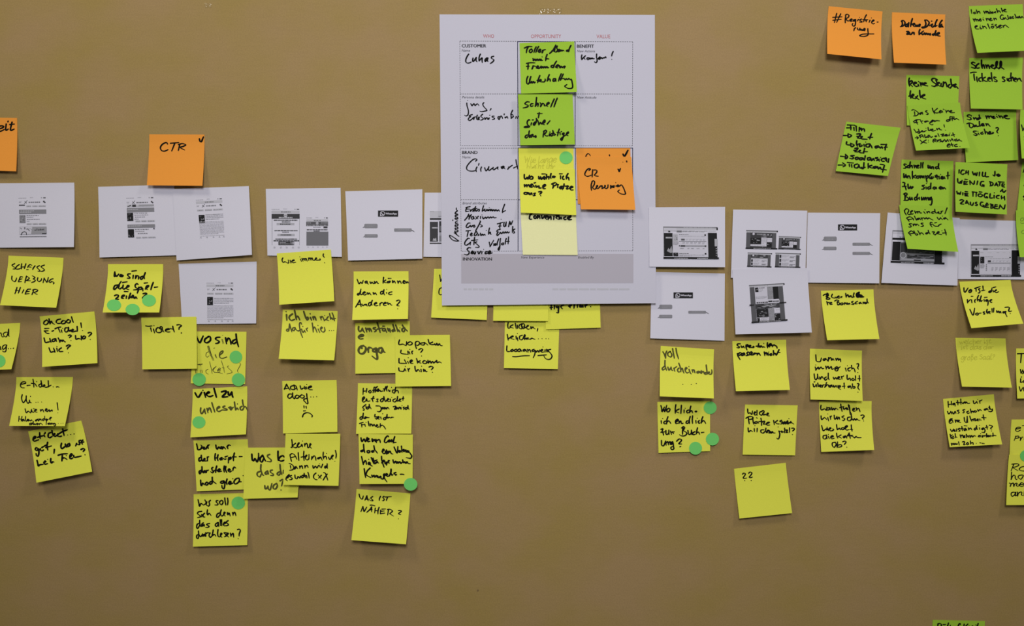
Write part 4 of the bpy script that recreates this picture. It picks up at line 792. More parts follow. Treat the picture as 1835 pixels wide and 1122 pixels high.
  ';180,385 130,385 125,410 165,410 180,385 195,415;195,390 210,420 235,390 245,420;295,395 270,405 290,425 260,435;345,375 390,370 380,395 360,410;375,433 380,437')],
 'conv': [((925, 300, 8.56), 2.6, 'ink', '245,700 210,740 205,790 240,795;290,740 270,760 285,785 310,765 290,740;325,740 325,785;330,770 355,740 365,785;390,740 400,785 440,740;445,775 480,750 465,742 445,770 470,800;490,750 490,800;495,785 530,750 535,800;580,750 575,800;610,740 660,740 610,770 650,800;660,760 665,795 690,765 700,795;760,760 730,775 740,800 770,795;840,745 790,770 800,800 850,800;810,780 840,760')],
 'ticket': [((255, 575, 17.5), 2.2, 'ink', '105,160 200,170 305,160;260,220 290,340;350,260 385,380;365,153 368,157;560,225 480,215 430,280 450,350 540,370 620,330;540,240 580,180 620,200 630,280 680,350;580,250 600,330;720,300 850,260 820,245 740,270 730,320 800,350 870,345;955,170 970,250 1005,350;880,240 960,265;1085,130 1150,120 1230,150 1160,210 1150,270;1225,380 1230,375')],
})

# ------------------------------------------------------------------ printed matter
_TXT = {}


def text_shape(s, bold=False):
    if (s, bold) not in _TXT:
        cu = bpy.data.curves.new('t', 'FONT')
        cu.body = s
        cu.resolution_u = 2
        o = bpy.data.objects.new('t', cu)
        COL.objects.link(o)
        bpy.context.view_layer.update()
        me = bpy.data.meshes.new_from_object(o.evaluated_get(bpy.context.evaluated_depsgraph_get()))
        v = np.array([tuple(q.co)[:2] for q in me.vertices])
        f = [tuple(p.vertices) for p in me.polygons]
        bpy.data.objects.remove(o)
        bpy.data.curves.remove(cu)
        bpy.data.meshes.remove(me)
        _TXT[(s, bold)] = (v, f)
    return _TXT[(s, bold)]


def printed(acc, fr, s, x0, yb, x1, cap, key, eps, bold=False, slant=0.0, rot=0.0):
    """Printed lettering from x0 to x1 on the baseline yb, capitals cap high."""
    v, f = text_shape(s, bold)
    a, b_ = np.array(fp(fr, x0, yb)), np.array(fp(fr, x1, yb))
    cap = cap / FR[fr][2]
    lo, hi = v[:, 0].min(), v[:, 0].max()
    x = (v[:, 0] - lo) / (hi - lo) * (b_[0] - a[0])
    y = v[:, 1] / 0.70 * cap
    x = x + y * slant
    cs, sn = math.cos(rot), math.sin(rot)
    pts = np.stack([a[0] + x * cs + y * sn, a[1] + x * sn - y * cs], 1)
    if bold:
        acc.add(pts + [0.28, 0.05], f, key, eps)
        acc.add(pts - [0.28, 0.05], f, key, eps + 0.000003)
    else:
        acc.add(pts, f, key, eps)


class Shot:
    """One printed screen: items in a nominal box, mapped to the four corners it has on the sheet."""

    def __init__(self, sheet, fr, box, quad=None, seed=1):
        self.s, self.fr, self.b = sheet, fr, box
        x0, y0, x1, y1 = box
        self.q = quad or [(x0, y0), (x1, y0), (x1, y1), (x0, y1)]
        self.a = Acc()
        self.r = random.Random(seed)
        self.e = 0.00012

    def m(self, x, y):
        x0, y0, x1, y1 = self.b
        u, v = (x - x0) / (x1 - x0), (y - y0) / (y1 - y0)
        q = self.q
        X = q[0][0] * (1 - u) * (1 - v) + q[1][0] * u * (1 - v) + q[2][0] * u * v + q[3][0] * (1 - u) * v
        Y = q[0][1] * (1 - u) * (1 - v) + q[1][1] * u * (1 - v) + q[2][1] * u * v + q[3][1] * (1 - u) * v
        return fp(self.fr, X, Y)

    def r_(self, x0, y0, x1, y1, g):
        self.e += 0.000004
        self.a.rect([self.m(x0, y0), self.m(x1, y0), self.m(x1, y1), self.m(x0, y1)], g if isinstance(g, str) else 'g%d' % g, self.e)
        return self

    def rows(self, x0, y0, x1, y1, n, g=4, fill=.85, th=.42):
        st = (y1 - y0) / n
        for i in range(n):
            y = y0 + i * st + st * .2
            x = x0
            lim = x1 if i < n - 1 or n == 1 else x0 + (x1 - x0) * self.r.uniform(.45, .9)
            while x < lim - 3:
                w = self.r.uniform(.04, .14) * (x1 - x0) + 3
                self.r_(x, y, min(x + w, lim), y + st * th, min(7, g + self.r.choice((0, 0, 1))))
                x += w + max(2, (1 - fill) * w * 2)
        return self

    def photo(self, x0, y0, x1, y1, base=1, n=14, hi=6):
        self.r_(x0, y0, x1, y1, base)
        for _ in range(n):
            w, h = (x1 - x0) * self.r.uniform(.08, .3), (y1 - y0) * self.r.uniform(.06, .2)
            x, y = self.r.uniform(x0, x1 - w), self.r.uniform(y0, y1 - h)
            c = (x + w / 2, y + h / 2)
            self.e += 0.000004
            pts = [self.m(c[0] + math.cos(t) * w / 2 * self.r.uniform(.6, 1.1), c[1] + math.sin(t) * h / 2 * self.r.uniform(.6, 1.1))
                   for t in [j * math.pi / 4 for j in range(8)]]
            pts = [(p[0], p[1]) for p in pts]
            self.a.add(pts, [tuple(range(8))], 'g%d' % self.r.randint(0, hi), self.e)
        return self

    def disc(self, x, y, r, g, ring=None):
        self.e += 0.000004
        n = 20
        o = [self.m(x + math.cos(t * 2 * math.pi / n) * r, y + math.sin(t * 2 * math.pi / n) * r) for t in range(n)]
        if ring is None:
            self.a.add(o, [tuple(range(n))], g, self.e)
        else:
            i = [self.m(x + math.cos(t * 2 * math.pi / n) * ring, y + math.sin(t * 2 * math.pi / n) * ring) for t in range(n)]
            self.a.add(o + i, [(t, (t + 1) % n, n + (t + 1) % n, n + t) for t in range(n)], g, self.e)
        return self

    def poly(self, pts, g):
        self.e += 0.000004
        self.a.add([self.m(*p) for p in pts], [tuple(range(len(pts)))], g if isinstance(g, str) else 'g%d' % g, self.e)
        return self

    def text(self, s, x0, yb, x1, cap, g, bold=False, slant=0, rot=0):
        self.e += 0.000004
        q0, q1 = self.m(x0, yb), self.m(x1, yb)
        rt = rot + math.atan2(q1[1] - q0[1], q1[0] - q0[0])
        k = FR[self.fr]
        printed(self.a, self.fr, s, (q0[0] - k[0]) * k[2], (q0[1] - k[1]) * k[2], (q1[0] - k[0]) * k[2], cap,
                g if isinstance(g, str) else 'g%d' % g, self.e, bold, slant, rt)
        return self

    def line(self, pts, w, g):
        self.e += 0.000004
        self.a.ribbon([self.m(*p) for p in pts], w / FR[self.fr][2], g if isinstance(g, str) else 'g%d' % g, self.e, 0)
        return self

    def sub(self):
        """Start a part printed on top of this one."""
        n = Shot(self.s, self.fr, self.b, self.q, 3)
        n.e = self.e + 0.00001
        return n

    def done(self, name='screenshot', parent=None, label=None):
        return self.a.build(name, self.s, parent, label)


def tag(o, label, cat, group):
    o['label'] = label
    o['category'] = cat
    o['group'] = group


NOTES = {}


def note(key, color, corners, label, lines=(), raws=(), **kw):
    sh = Sheet(corners, **kw)
    o = sh.build('sticky_note', M[color])
    tag(o, label, 'sticky note', {'yellow': 'yellow sticky notes', 'pale': 'yellow sticky notes', 'green': 'green sticky notes', 'orange': 'orange sticky notes'}[color])
    a = Acc()
    if key in TRACE:
        lines, raws = (), [(fr, st, pen, ink) for fr, pen, ink, st in TRACE[key]]
    for ln in lines:
        ln = list(ln)
        opt = ln.pop() if isinstance(ln[-1], dict) else {}
        write(a, *ln, **opt)
    for r in raws:
        raw(a, *r)
    a.build('handwriting', sh)
    NOTES[key] = sh
    return sh


def page(key, corners, label, **kw):
    kw.setdefault('full', 999)
    kw.setdefault('lift', (4, 4))
    sh = Sheet(corners, v0=.05, **kw)
    o = sh.build('printed_sheet', M['white'])
    tag(o, label, 'paper', 'printed screenshot sheets')
    NOTES[key] = sh
    return sh


def dot(key, cx, cy, rx, ry, label, eps=0.0005):
    """A round paper sticker pressed onto a note; it may stick out past the edge."""
    sh = NOTES[key]
    n = 40
    ring = [(cx + math.cos(2 * math.pi * i / n) * rx, cy + math.sin(2 * math.pi * i / n) * ry) for i in range(n)]
    mid = [(cx + math.cos(2 * math.pi * i / n) * rx * .5, cy + math.sin(2 * math.pi * i / n) * ry * .5) for i in range(n)]
    P = np.array(ring + mid + [(cx, cy)])
    v = []
    for e in (eps, eps - 0.00016):
        X, Z, h = sh.surf(P[:, 0], P[:, 1], e)
        v.append(np.stack([X, -h, Z], 1))
    o0 = v[0][-1].copy()
    k = 2 * n + 1
    verts = np.concatenate(v) - o0
    f = []
    for i in range(n):
        j = (i + 1) % n
        f += [(i, j, n + j, n + i), (n + i, n + j, 2 * n)]
        f += [(k + j, k + i, k + n + i, k + n + j), (k + n + j, k + n + i, k + 2 * n)]
        f += [(j, i, k + i, k + j)]
    ob = link('dot_sticker', mesh('dot_sticker', verts, f, [M['dot']]), tuple(o0))
    tag(ob, label, 'sticker', 'green dot stickers')
    return ob


# ------------------------------------------------------------------ printed sheets, first layer


def phone_head(s, x0, x1, y, url=True):
    w = x1 - x0
    s.rows(x0, y, x0 + w * .28, y + 8, 1, 4)
    s.rows(x0 + w * .42, y - 3, x0 + w * .55, y + 5, 1, 5)
    s.r_(x0 + w * .82, y, x0 + w * .86, y + 5, 4).r_(x0 + w * .9, y, x1 - 2, y + 6, 1)
    if url:
        s.r_(x0, y + 12, x1, y + 30, 7).rows(x0 + w * .34, y + 17, x0 + w * .68, y + 25, 1, 2, th=.8)


def phone_logo(s, x0, x1, y):
    w = x1 - x0
    s.rows(x0, y - 6, x0 + w * .12, y + 6, 2, 4, .95)
    s.line([(x0 + w * .2, y + 10), (x0 + w * .25, y), (x0 + w * .31, y - 12)], 3, 2).line([(x0 + w * .22, y - 6), (x0 + w * .25, y + 1), (x0 + w * .28, y + 6)], 4, 2)
    s.rows(x0 + w * .36, y - 5, x0 + w * .78, y + 5, 1, 3, th=.8)
    s.disc(x0 + w * .92, y - 3, 6, 'g1').disc(x0 + w * .96, y + 3, 5, 'g1')


def buttons(s, x0, x1, y, h=12):
    w = x1 - x0
    for a, b_ in ((0, .25), (.3, .58), (.62, 1)):
        s.r_(x0 + w * a, y, x0 + w * b_, y + h, 'g7').rows(x0 + w * a + 4, y + 3, x0 + w * b_ - 4, y + h - 2, 1, 4, th=.8)


def article(s, x0, y0, w, ph=(10, 110, 56, 167)):
    x1 = x0 + w
    phone_head(s, x0, x1, y0)
    phone_logo(s, x0 + 4, x1, y0 + 48)
    buttons(s, x0 + 4, x1, y0 + 72)
    s.photo(x0 + ph[0], y0 + ph[1], x0 + ph[2], y0 + ph[3], 0, 12, 4)
    s.rows(x0 + ph[2] + 6, y0 + 108, x1, y0 + 152, 4, 5, .95, .36)
    s.rows(x0 + ph[0], y0 + 160, x1, y0 + 255, 11, 7, .95, .34)
    s.r_(x0 + ph[0], y0 + 262, x1, y0 + 264, 7)
    for q in (.06, .3, .55, .78, .95):
        s.r_(x0 + w * q, y0 + 270, x0 + w * q + 8, y0 + 278, 6)


sh = page('p1', [(-6, 328.5), (133, 327.3), (132.4, 442.8), (-4, 444)], 'white sheet cut by the frame edge, printed with phone screen and running figure banner', lift=(3, 8))
s = Shot(sh, 'A', (125, 625, 325, 912), [(125, 628), (321, 625), (325, 911), (131, 913)])
phone_head(s, 128, 322, 633, False)
phone_logo(s, 130, 322, 665)
s.r_(130, 682, 172, 689, 1)
buttons(s, 182, 320, 687, 11)
s.r_(130, 717, 323, 747, 4).rows(138, 722, 236, 741, 2, 'gw' if False else 7)
s.photo(132, 755, 174, 810, 4, 10, 6).rows(182, 754, 270, 764, 1, 4).rows(182, 766, 230, 775, 1, 4).rows(184, 780, 274, 790, 1, 4).rows(182, 793, 205, 803, 1, 5)
buttons(s, 182, 320, 811, 11)
s.r_(130, 836, 323, 889, 5).poly([(131, 838), (222, 838), (212, 888), (131, 888)], 'gw')
b2 = s.sub()
b2.disc(168, 845, 5, 'g0').line([(138, 844), (150, 856), (172, 856), (188, 850), (202, 866)], 4, 0).line([(168, 850), (165, 870), (150, 876), (143, 890)], 6, 0)
b2.line([(165, 870), (178, 876), (180, 890)], 5, 0).line([(180, 855), (210, 850), (218, 860)], 2, 2)
b2.text('eTicket', 238, 866, 308, 14, 1, True, rot=-.06)
b2.r_(290, 882, 322, 889, 1)
s.r_(131, 902, 322, 907, 4)
o = s.done(label='print of a phone ticket page')
b2.done('advert_banner', o, 'banner with a running figure')

sh = page('p2', [(175.8, 334.8), (312, 331), (317.5, 457.5), (178.4, 461.5)], 'white sheet half under the orange checked note, print has two small portraits', lift=(4, 3))
s = Shot(sh, 'A', (875, 628, 1078, 915), [(873, 630), (1066, 626), (1080, 914), (884, 918)])
phone_head(s, 876, 1076, 634, False)
phone_logo(s, 878, 1076, 668)
s.r_(880, 682, 1076, 698, 7).photo(918, 682, 945, 698, 1, 5).poly([(882, 696), (905, 684), (910, 690), (886, 698)], 0).r_(965, 684, 1074, 695, 5)
s.r_(878, 705, 1076, 735, 4).rows(884, 711, 960, 722, 1, 7)
s.photo(878, 738, 922, 795, 0, 12, 6).rows(930, 738, 1030, 748, 1, 4).rows(930, 751, 1030, 760, 1, 4).rows(934, 765, 1010, 774, 1, 3).rows(930, 778, 960, 788, 1, 4)
buttons(s, 936, 1076, 791, 11)
s.r_(878, 820, 1076, 842, 4).rows(884, 826, 980, 836, 1, 7)
s.photo(880, 852, 923, 908, 0, 10, 3).rows(930, 850, 1030, 860, 1, 4).rows(930, 864, 1000, 872, 1, 4).rows(950, 878, 1020, 888, 1, 3).disc(1068, 850, 5, 'g0')
buttons(s, 936, 1076, 905, 9)
s.done()

sh = page('p3', [(309.5, 338.7), (445.8, 333.5), (451.5, 456.8), (316.5, 466.8)], 'tilted white sheet just under the corner of the orange checked note, one article print', lift=(3, 7))
s = Shot(sh, 'Z', (200, 140, 400, 425), [(200, 146), (394, 136), (412, 420), (222, 428)])
article(s, 203, 146, 195, (12, 112, 56, 172))
s.done()

sh = page('p4', [(320, 472.8), (459.8, 468.8), (459, 579.6), (326.2, 581)], 'white sheet with one article print hanging directly below another printed sheet', lift=(2, 4))
s = Shot(sh, 'Z', (280, 740, 475, 1028))
article(s, 281, 748, 192, (4, 102, 46, 160))
s.done()

sh = page('p5', [(476.2, 338.5), (610.3, 336.7), (612.5, 460.5), (479.2, 458)], 'white sheet with two phone screens, one ending in a dark grey block', lift=(2, 4))
s = Shot(sh, 'Z', (745, 212, 952, 500))
phone_head(s, 748, 948, 218)
s.r_(748, 254, 949, 288, 1).disc(848, 264, 13, 'g7').r_(838, 262, 858, 266, 2).rows(800, 274, 898, 285, 1, 6, .95, .8)
s.r_(750, 288, 753, 478, 5).r_(946, 288, 949, 478, 6)
s.rows(764, 293, 934, 303, 1, 2, .95, .8).rows(822, 306, 882, 315, 1, 2, .95, .8).r_(784, 319, 911, 333, 6).rows(808, 322, 886, 331, 1, 1, .95, .8)
s.rows(768, 368, 934, 377, 1, 2, .95, .8).rows(825, 380, 872, 388, 1, 2, .95, .8).r_(790, 397, 913, 411, 6).rows(812, 400, 890, 408, 1, 1, .95, .8)
s.rows(775, 429, 930, 438, 1, 2, .95, .8).rows(762, 441, 946, 450, 1, 1, .95, .8).r_(797, 452, 909, 477, 1).rows(806, 456, 850, 464, 1, 6).rows(806, 466, 876, 474, 1, 6).r_(886, 456, 906, 473, 'gw').r_(890, 456, 898, 473, 1)
for q in (762, 808, 850, 895, 936):
    s.r_(q, 487, q + 12, 498, 7)
s.done(label='print of the taller phone screen')
s = Shot(sh, 'Z', (995, 276, 1156, 500))
phone_head(s, 998, 1153, 280)
s.r_(996, 310, 1153, 341, 2).rows(1000, 315, 1030, 325, 1, 6).disc(1075, 320, 10, 'g6').rows(1104, 314, 1150, 326, 1, 6).rows(1000, 330, 1150, 340, 1, 4, .9, .8)
s.rows(1048, 345, 1100, 356, 1, 4).r_(1120, 344, 1149, 356, 1).rows(1000, 363, 1150, 371, 1, 1, .95, .8).rows(1050, 372, 1092, 380, 1, 2, .9, .8)
s.r_(998, 381, 1155, 481, 3)
for q in (1005, 1040, 1075, 1110, 1140):
    s.r_(q, 487, q + 10, 495, 7)
s.done(label='print of the shorter phone screen')


def chat(sh, fr, banner, bubbles, seed=1):
    x0, y0, x1, y1 = banner
    s = Shot(sh, fr, banner, seed=seed)
    w, h = x1 - x0, y1 - y0
    s.r_(x0, y0, x1, y1, 0)
    o = s.done('logo_banner', label='dark banner with a white telephone logo')
    t = s.sub()
    cx, cy, r = x0 + w * .22, y0 + h * .5, h * .40
    t.disc(cx, cy, r, 'gw', r * .78).poly([(cx - r, cy + r), (cx - r * .95, cy + r * .2), (cx - r * .3, cy + r * .9)], 'gw')
    t.line([(cx - r * .34, cy - r * .4), (cx - r * .36, cy - r * .05), (cx - r * .02, cy + r * .32), (cx + r * .38, cy + r * .4)], h * .13, 'gw')
    t.done('logo', o)
    t = s.sub()
    t.text('WhatsApp', x0 + w * .375, y0 + h * .64, x0 + w * .93, h * .30, 'gw', True)
    t.done('lettering', o)
    for bx0, by0, bx1, by1, side, n in bubbles:
        b = Shot(sh, fr, (bx0, by0, bx1, by1), seed=seed)
        hh = by1 - by0
        c = hh * .18
        b.poly([(bx0, by0 + c), (bx0 + c, by0), (bx1 - c, by0), (bx1, by0 + c), (bx1, by1 - c), (bx1 - c, by1), (bx0 + c, by1), (bx0, by1 - c)], 4)
        t = (bx1 - bx0) * .15
        if side < 0:
            b.poly([(bx0, by1 - hh * .5), (bx0, by1 - hh * .12), (bx0 - t, by1 - hh * .12), (bx0 - t * .5, by1 - hh * .25)], 3)
        else:
            b.poly([(bx1, by1 - hh * .6), (bx1, by1 - hh * .25), (bx1 + t * 1.25, by1 - hh * .02 + 4), (bx1 + t * .8, by1 - hh * .25)], 3)
        b.rows(bx0 + (bx1 - bx0) * .2, by0 + hh * .2, bx1 - (bx1 - bx0) * .12, by1 - hh * .25, n, 5, .95, .3)
        b.done('speech_bubble')


sh = page('p7', [(761.1, 345.3), (897, 345), (895, 462), (758.5, 460.3)], 'white sheet mostly hidden under the large canvas poster, strip of dark print showing', lift=(2, 3))
s = Shot(sh, 'G', (664, 240, 1060, 488))
s.r_(666, 241, 1060, 290, 7).rows(668, 244, 695, 252, 1, 4).rows(730, 278, 900, 288, 1, 2).r_(666, 294, 1060, 308, 1).r_(666, 322, 726, 470, 1)
s.rows(682, 360, 724, 372, 1, 7, .95, .8).poly([(686, 462), (694, 444), (704, 450), (712, 440), (716, 465)], 6).r_(735, 318, 1000, 402, 1).r_(740, 352, 1000, 392, 3).r_(735, 425, 1000, 470, 4).r_(665, 477, 1060, 487, 1).rows(735, 405, 900, 425, 2, 3)
s.done()

sh = page('p6', [(618.7, 342.9), (756.8, 339.3), (756.8, 463.7), (623.7, 467)], 'white sheet with chat bubbles, edge to edge with the half hidden sheet beside the poster', lift=(4, 5))
chat(sh, 'G', (280, 238, 430, 284), [(178, 337, 277, 370, -1, 2), (180, 415, 278, 440, -1, 1), (400, 371, 531, 396, 1, 1)])


def site(s, x0, y0, x1, y1, kind):
    w, h = x1 - x0, y1 - y0

    def X(a):
        return x0 + w * a

    def Y(a):
        return y0 + h * a
    s.r_(X(0), Y(0), X(1), Y(.07), 3).r_(X(.02), Y(.06), X(.98), Y(.13), 7).rows(X(.02), Y(.07), X(.5), Y(.12), 1, 4)
    s.r_(X(.97), Y(0), X(1.01), Y(.08), 0)
    s.r_(X(.01), Y(.13), X(.96), Y(.93), 2)
    if kind == 'dark':
        s.photo(X(.14), Y(.14), X(.84), Y(.95), 1, 30, 3)
        s.disc(X(.24), Y(.2), h * .06, 'gw').rows(X(.34), Y(.16), X(.64), Y(.26), 1, 4, .9, .7)
        s.disc(X(.7), Y(.23), h * .04, 'g6').disc(X(.8), Y(.24), h * .03, 'g6')
        s.photo(X(.15), Y(.42), X(.48), Y(.74), 0, 12, 6)
        s.r_(X(.49), Y(.38), X(.66), Y(.78), 'gw').rows(X(.5), Y(.4), X(.65), Y(.72), 5, 5)
        s.r_(X(.67), Y(.4), X(.83), Y(.62), 'gw').rows(X(.68), Y(.45), X(.82), Y(.5), 1, 5)
        s.photo(X(.67), Y(.65), X(.82), Y(.86), 0, 5, 6)
        s.r_(X(.15), Y(.75), X(.66), Y(.85), 'gw').rows(X(.16), Y(.77), X(.6), Y(.83), 1, 5)
    elif kind == 'list':
        s.photo(X(.14), Y(.14), X(.84), Y(.35), 1, 24, 6)
        s.disc(X(.24), Y(.2), h * .06, 'gw')
        s.r_(X(.15), Y(.36), X(.84), Y(.9), 'gw').r_(X(.15), Y(.36), X(.84), Y(.43), 5)
        for q in (.47, .69):
            s.photo(X(.16), Y(q), X(.23), Y(q + .17), 0, 4).rows(X(.26), Y(q), X(.5), Y(q + .16), 3, 5).rows(X(.6), Y(q + .06), X(.8), Y(q + .17), 2, 2, .95, .6)
    else:
        s.r_(X(.16), Y(.08), X(.82), Y(.92), 'gw')
        for q in (.14, .41, .68):
            s.photo(X(.17), Y(q), X(.24), Y(q + .2), 0, 5, 5).rows(X(.27), Y(q), X(.55), Y(q + .18), 3, 5).rows(X(.58), Y(q + .08), X(.8), Y(q + .2), 2, 2, .95, .6)
    s.r_(X(0), Y(.93), X(1.01), Y(1), 0).rows(X(.25), Y(.94), X(.8), Y(.99), 1, 4, .95, .7)


sh = page('p9', [(1168, 487.5), (1299, 490.2), (1298.3, 610.7), (1165.3, 606.3)], 'white sheet with chat bubbles tucked under the edge of the large canvas poster', lift=(5, 3))
chat(sh, 'M', (246, 708, 396, 754), [(136, 803, 236, 837, -1, 2), (135, 881, 236, 908, -1, 1), (360, 850, 497, 873, 1, 1)])

sh = page('p12', [(1447.4, 381), (1577.4, 381.9), (1575.7, 507.9), (1444.5, 506.5)], 'white sheet with four chat bubbles next to the sheet of four web pages', lift=(3, 5))
chat(sh, 'X', (815, 177, 1090, 266), [(610, 353, 797, 418, -1, 2), (608, 497, 793, 548, -1, 1), (1023, 440, 1275, 485, 1, 1), (1023, 573, 1275, 617, 1, 1)])

sh = page('p10', [(1313.8, 375.5), (1446.6, 377.6), (1443, 501), (1309.9, 497.9)], 'white sheet printed with four small dark web pages', lift=(3, 2))
for box, kind in (((805, 225, 1050, 375), 'dark'), ((1057, 273, 1230, 378), 'dark'), ((816, 399, 1005, 514), 'list'), ((1031, 401, 1228, 517), 'films')):
    s = Shot(sh, 'M', box, [(box[0] + 3, box[1]), (box[2] + 1, box[1] + 6), (box[2] - 3, box[3] + 1), (box[0] - 2, box[3] - 4)], seed=int(box[0]))
    site(s, *box, kind)
    s.done()

sh = page('p11', [(1312.9, 482.8), (1446.6, 480.5), (1454.9, 595.9), (1318, 599.3)], 'tilted white sheet with one tall dark web page, pinned over the four page sheet', lift=(5, 8))
s = Shot(sh, 'M', (0, 0, 280, 295), [(829, 652), (1104, 636), (1128, 926), (849, 946)], 5)
s.r_(0, 0, 278, 8, 3).r_(2, 8, 276, 18, 7).rows(4, 9, 150, 16, 1, 4).r_(270, 2, 280, 14, 0)
s.r_(4, 18, 42, 285, 2).r_(226, 22, 264, 285, 2).r_(184, 22, 226, 120, 0).r_(42, 20, 140, 128, 'gw')
s.photo(46, 22, 72, 58, 0, 7).rows(78, 22, 122, 32, 1, 3, .9, .7).rows(78, 36, 108, 60, 3, 5).rows(46, 92, 134, 112, 4, 5, .95)
s.r_(141, 20, 184, 118, 5).rows(143, 24, 182, 116, 11, 3, .8).r_(42, 126, 230, 150, 'gw')
s.rows(50, 134, 140, 146, 1, 1, .9, .8).r_(142, 130, 174, 142, 0).rows(178, 130, 226, 143, 1, 1, .95, .8)
s.photo(42, 152, 226, 188, 1, 40, 6).photo(44, 190, 136, 255, 0, 20, 4).r_(137, 190, 182, 285, 5).rows(139, 194, 180, 282, 10, 3, .8)
s.r_(184, 194, 228, 230, 'gw').rows(188, 202, 226, 210, 1, 4).photo(183, 234, 226, 284, 0, 8, 6).r_(44, 256, 137, 286, 'gw').photo(46, 258, 66, 285, 0, 6).rows(80, 258, 130, 268, 1, 3).rows(70, 270, 130, 284, 2, 4)
s.r_(-6, 150, 12, 160, 0).r_(228, 148, 282, 155, 0).r_(0, 152, 30, 158, 0).r_(0, 284, 280, 295, 0).rows(60, 287, 230, 293, 1, 5, .95, .8)
s.done()


def desktop(s, x0, y0, w, h, kind):
    def X(a):
        return x0 + w * a / 430

    def Y(a):
        return y0 + h * a / 250

    def R(a, b_, c, d, g):
        s.r_(X(a), Y(b_), X(c), Y(d), g)

    def T(a, b_, c, d, n, g=4, f=.9, th=.5):
        s.rows(X(a), Y(b_), X(c), Y(d), n, g, f, th)
    R(0, 0, 420, 10, 4)
    R(0, 0, 4, 250, 5)
    R(4, 10, 418, 26, 7)
    R(8, 12, 104, 24, 'gw')
    T(160, 2, 400, 9, 1, 6, .9, .7)
    R(417, 2, 428, 24, 0)
    if kind == 'home':
        T(60, 48, 200, 56, 1, 2)
        R(4, 58, 424, 74, 0)
        R(8, 88, 72, 232, 0)
        R(72, 88, 350, 236, 4)
        R(76, 96, 128, 168, 1)
        s.photo(X(130), Y(120), X(345), Y(172), 2, 24, 6)
        s.disc(X(98), Y(190), w * .06, 'g7', w * .045)
        s.photo(X(130), Y(184), X(348), Y(212), 1, 40, 6)
        R(78, 214, 348, 226, 6)
        R(185, 220, 240, 229, 0)
        R(350, 96, 410, 240, 0)
    else:
        T(4, 28, 420, 40, 1, 6)
        R(40, 32, 56, 44, 1)
        R(106, 30, 146, 44, 3)
        T(150, 33, 330, 43, 1, 4)
        R(6, 50, 72, 230, 0)
        T(20, 78, 70, 92, 1, 7, .95, .8)
        s.poly([(X(28), Y(190)), (X(40), Y(165)), (X(50), Y(180)), (X(64), Y(150)), (X(72), Y(200)), (X(58), Y(205))], 5)
        R(72, 48, 350, 232, 'gw')
        R(72, 48, 74, 232, 4)
        R(348, 48, 350, 232, 4)
        R(350, 46, 420, 240, 0)
        R(400, 92, 424, 150, 6)
        if kind == 'table':
            s.photo(X(78), Y(60), X(114), Y(115), 6, 6, 7)
            T(78, 116, 118, 142, 4, 4, .95, .7)
            T(124, 58, 200, 66, 1, 3)
            T(124, 70, 330, 78, 1, 6)
            R(322, 58, 334, 69, 0)
            R(140, 93, 168, 107, 2)
            for i in range(6):
                T(176 + i * 27, 92, 196 + i * 27, 108, 2, 6)
                T(150 + i * 31, 118, 170 + i * 31, 134, 2, 5)
            R(122, 112, 336, 115, 3)
            R(122, 143, 336, 152, 5)
            R(136, 143, 170, 154, 1)
            R(122, 143, 128, 152, 1)
            R(322, 144, 334, 154, 1)
            T(130, 164, 320, 172, 1, 5, .5)
            s.photo(X(78), Y(202), X(116), Y(228), 0, 6, 6)
            T(124, 204, 200, 212, 1, 3)
            T(124, 214, 320, 228, 2, 6)
            R(322, 203, 334, 214, 0)
        else:
            T(80, 60, 335, 70, 1, 6, .4)
            s.photo(X(80), Y(96), X(116), Y(148), 0, 7, 6)
            T(80, 152, 118, 186, 5, 4, .95, .7)
            T(124, 94, 190, 102, 1, 4)
            T(124, 106, 330, 116, 1, 6)
            R(330, 98, 340, 106, 0)
            R(146, 124, 172, 138, 1)
            for i in range(5):
                T(186 + i * 30, 124, 208 + i * 30, 136, 2, 6)
                T(176 + i * 34, 176, 196 + i * 34, 206, 3, 5)
            R(144, 142, 340, 147, 5)
            for q in (152, 166, 180, 194):
                R(130, q, 138, q + 9, 4)
    T(408, 160, 424, 230, 4, 5)
    R(2, 236, 430, 250, 0)
    T(84, 239, 190, 248, 1, 4, .95, .8)
    T(262, 239, 345, 248, 1, 6, .95, .8)


sh = page('p14', [(1719.4, 393.1), (1850, 396.5), (1851, 501.2), (1716.4, 500.2)], 'white sheet cut by the frame edge, printed with one browser window calendar', lift=(2, 2))
s = Shot(sh, 'T', (775, 336, 1165, 586))
desktop(s, 775, 336, 390, 250, 'calendar')
s.done()

sh = page('p13', [(1590.8, 380.9), (1719.9, 390.8), (1715.7, 511.8), (1579.5, 507.1)], 'white sheet partly covered by the overlapping green reminder note', lift=(5, 4))
s = Shot(sh, 'T', (155, 228, 572, 490), [(170, 226), (575, 240), (572, 492), (154, 478)])
desktop(s, 155, 228, 417, 262, 'home')
s.done()

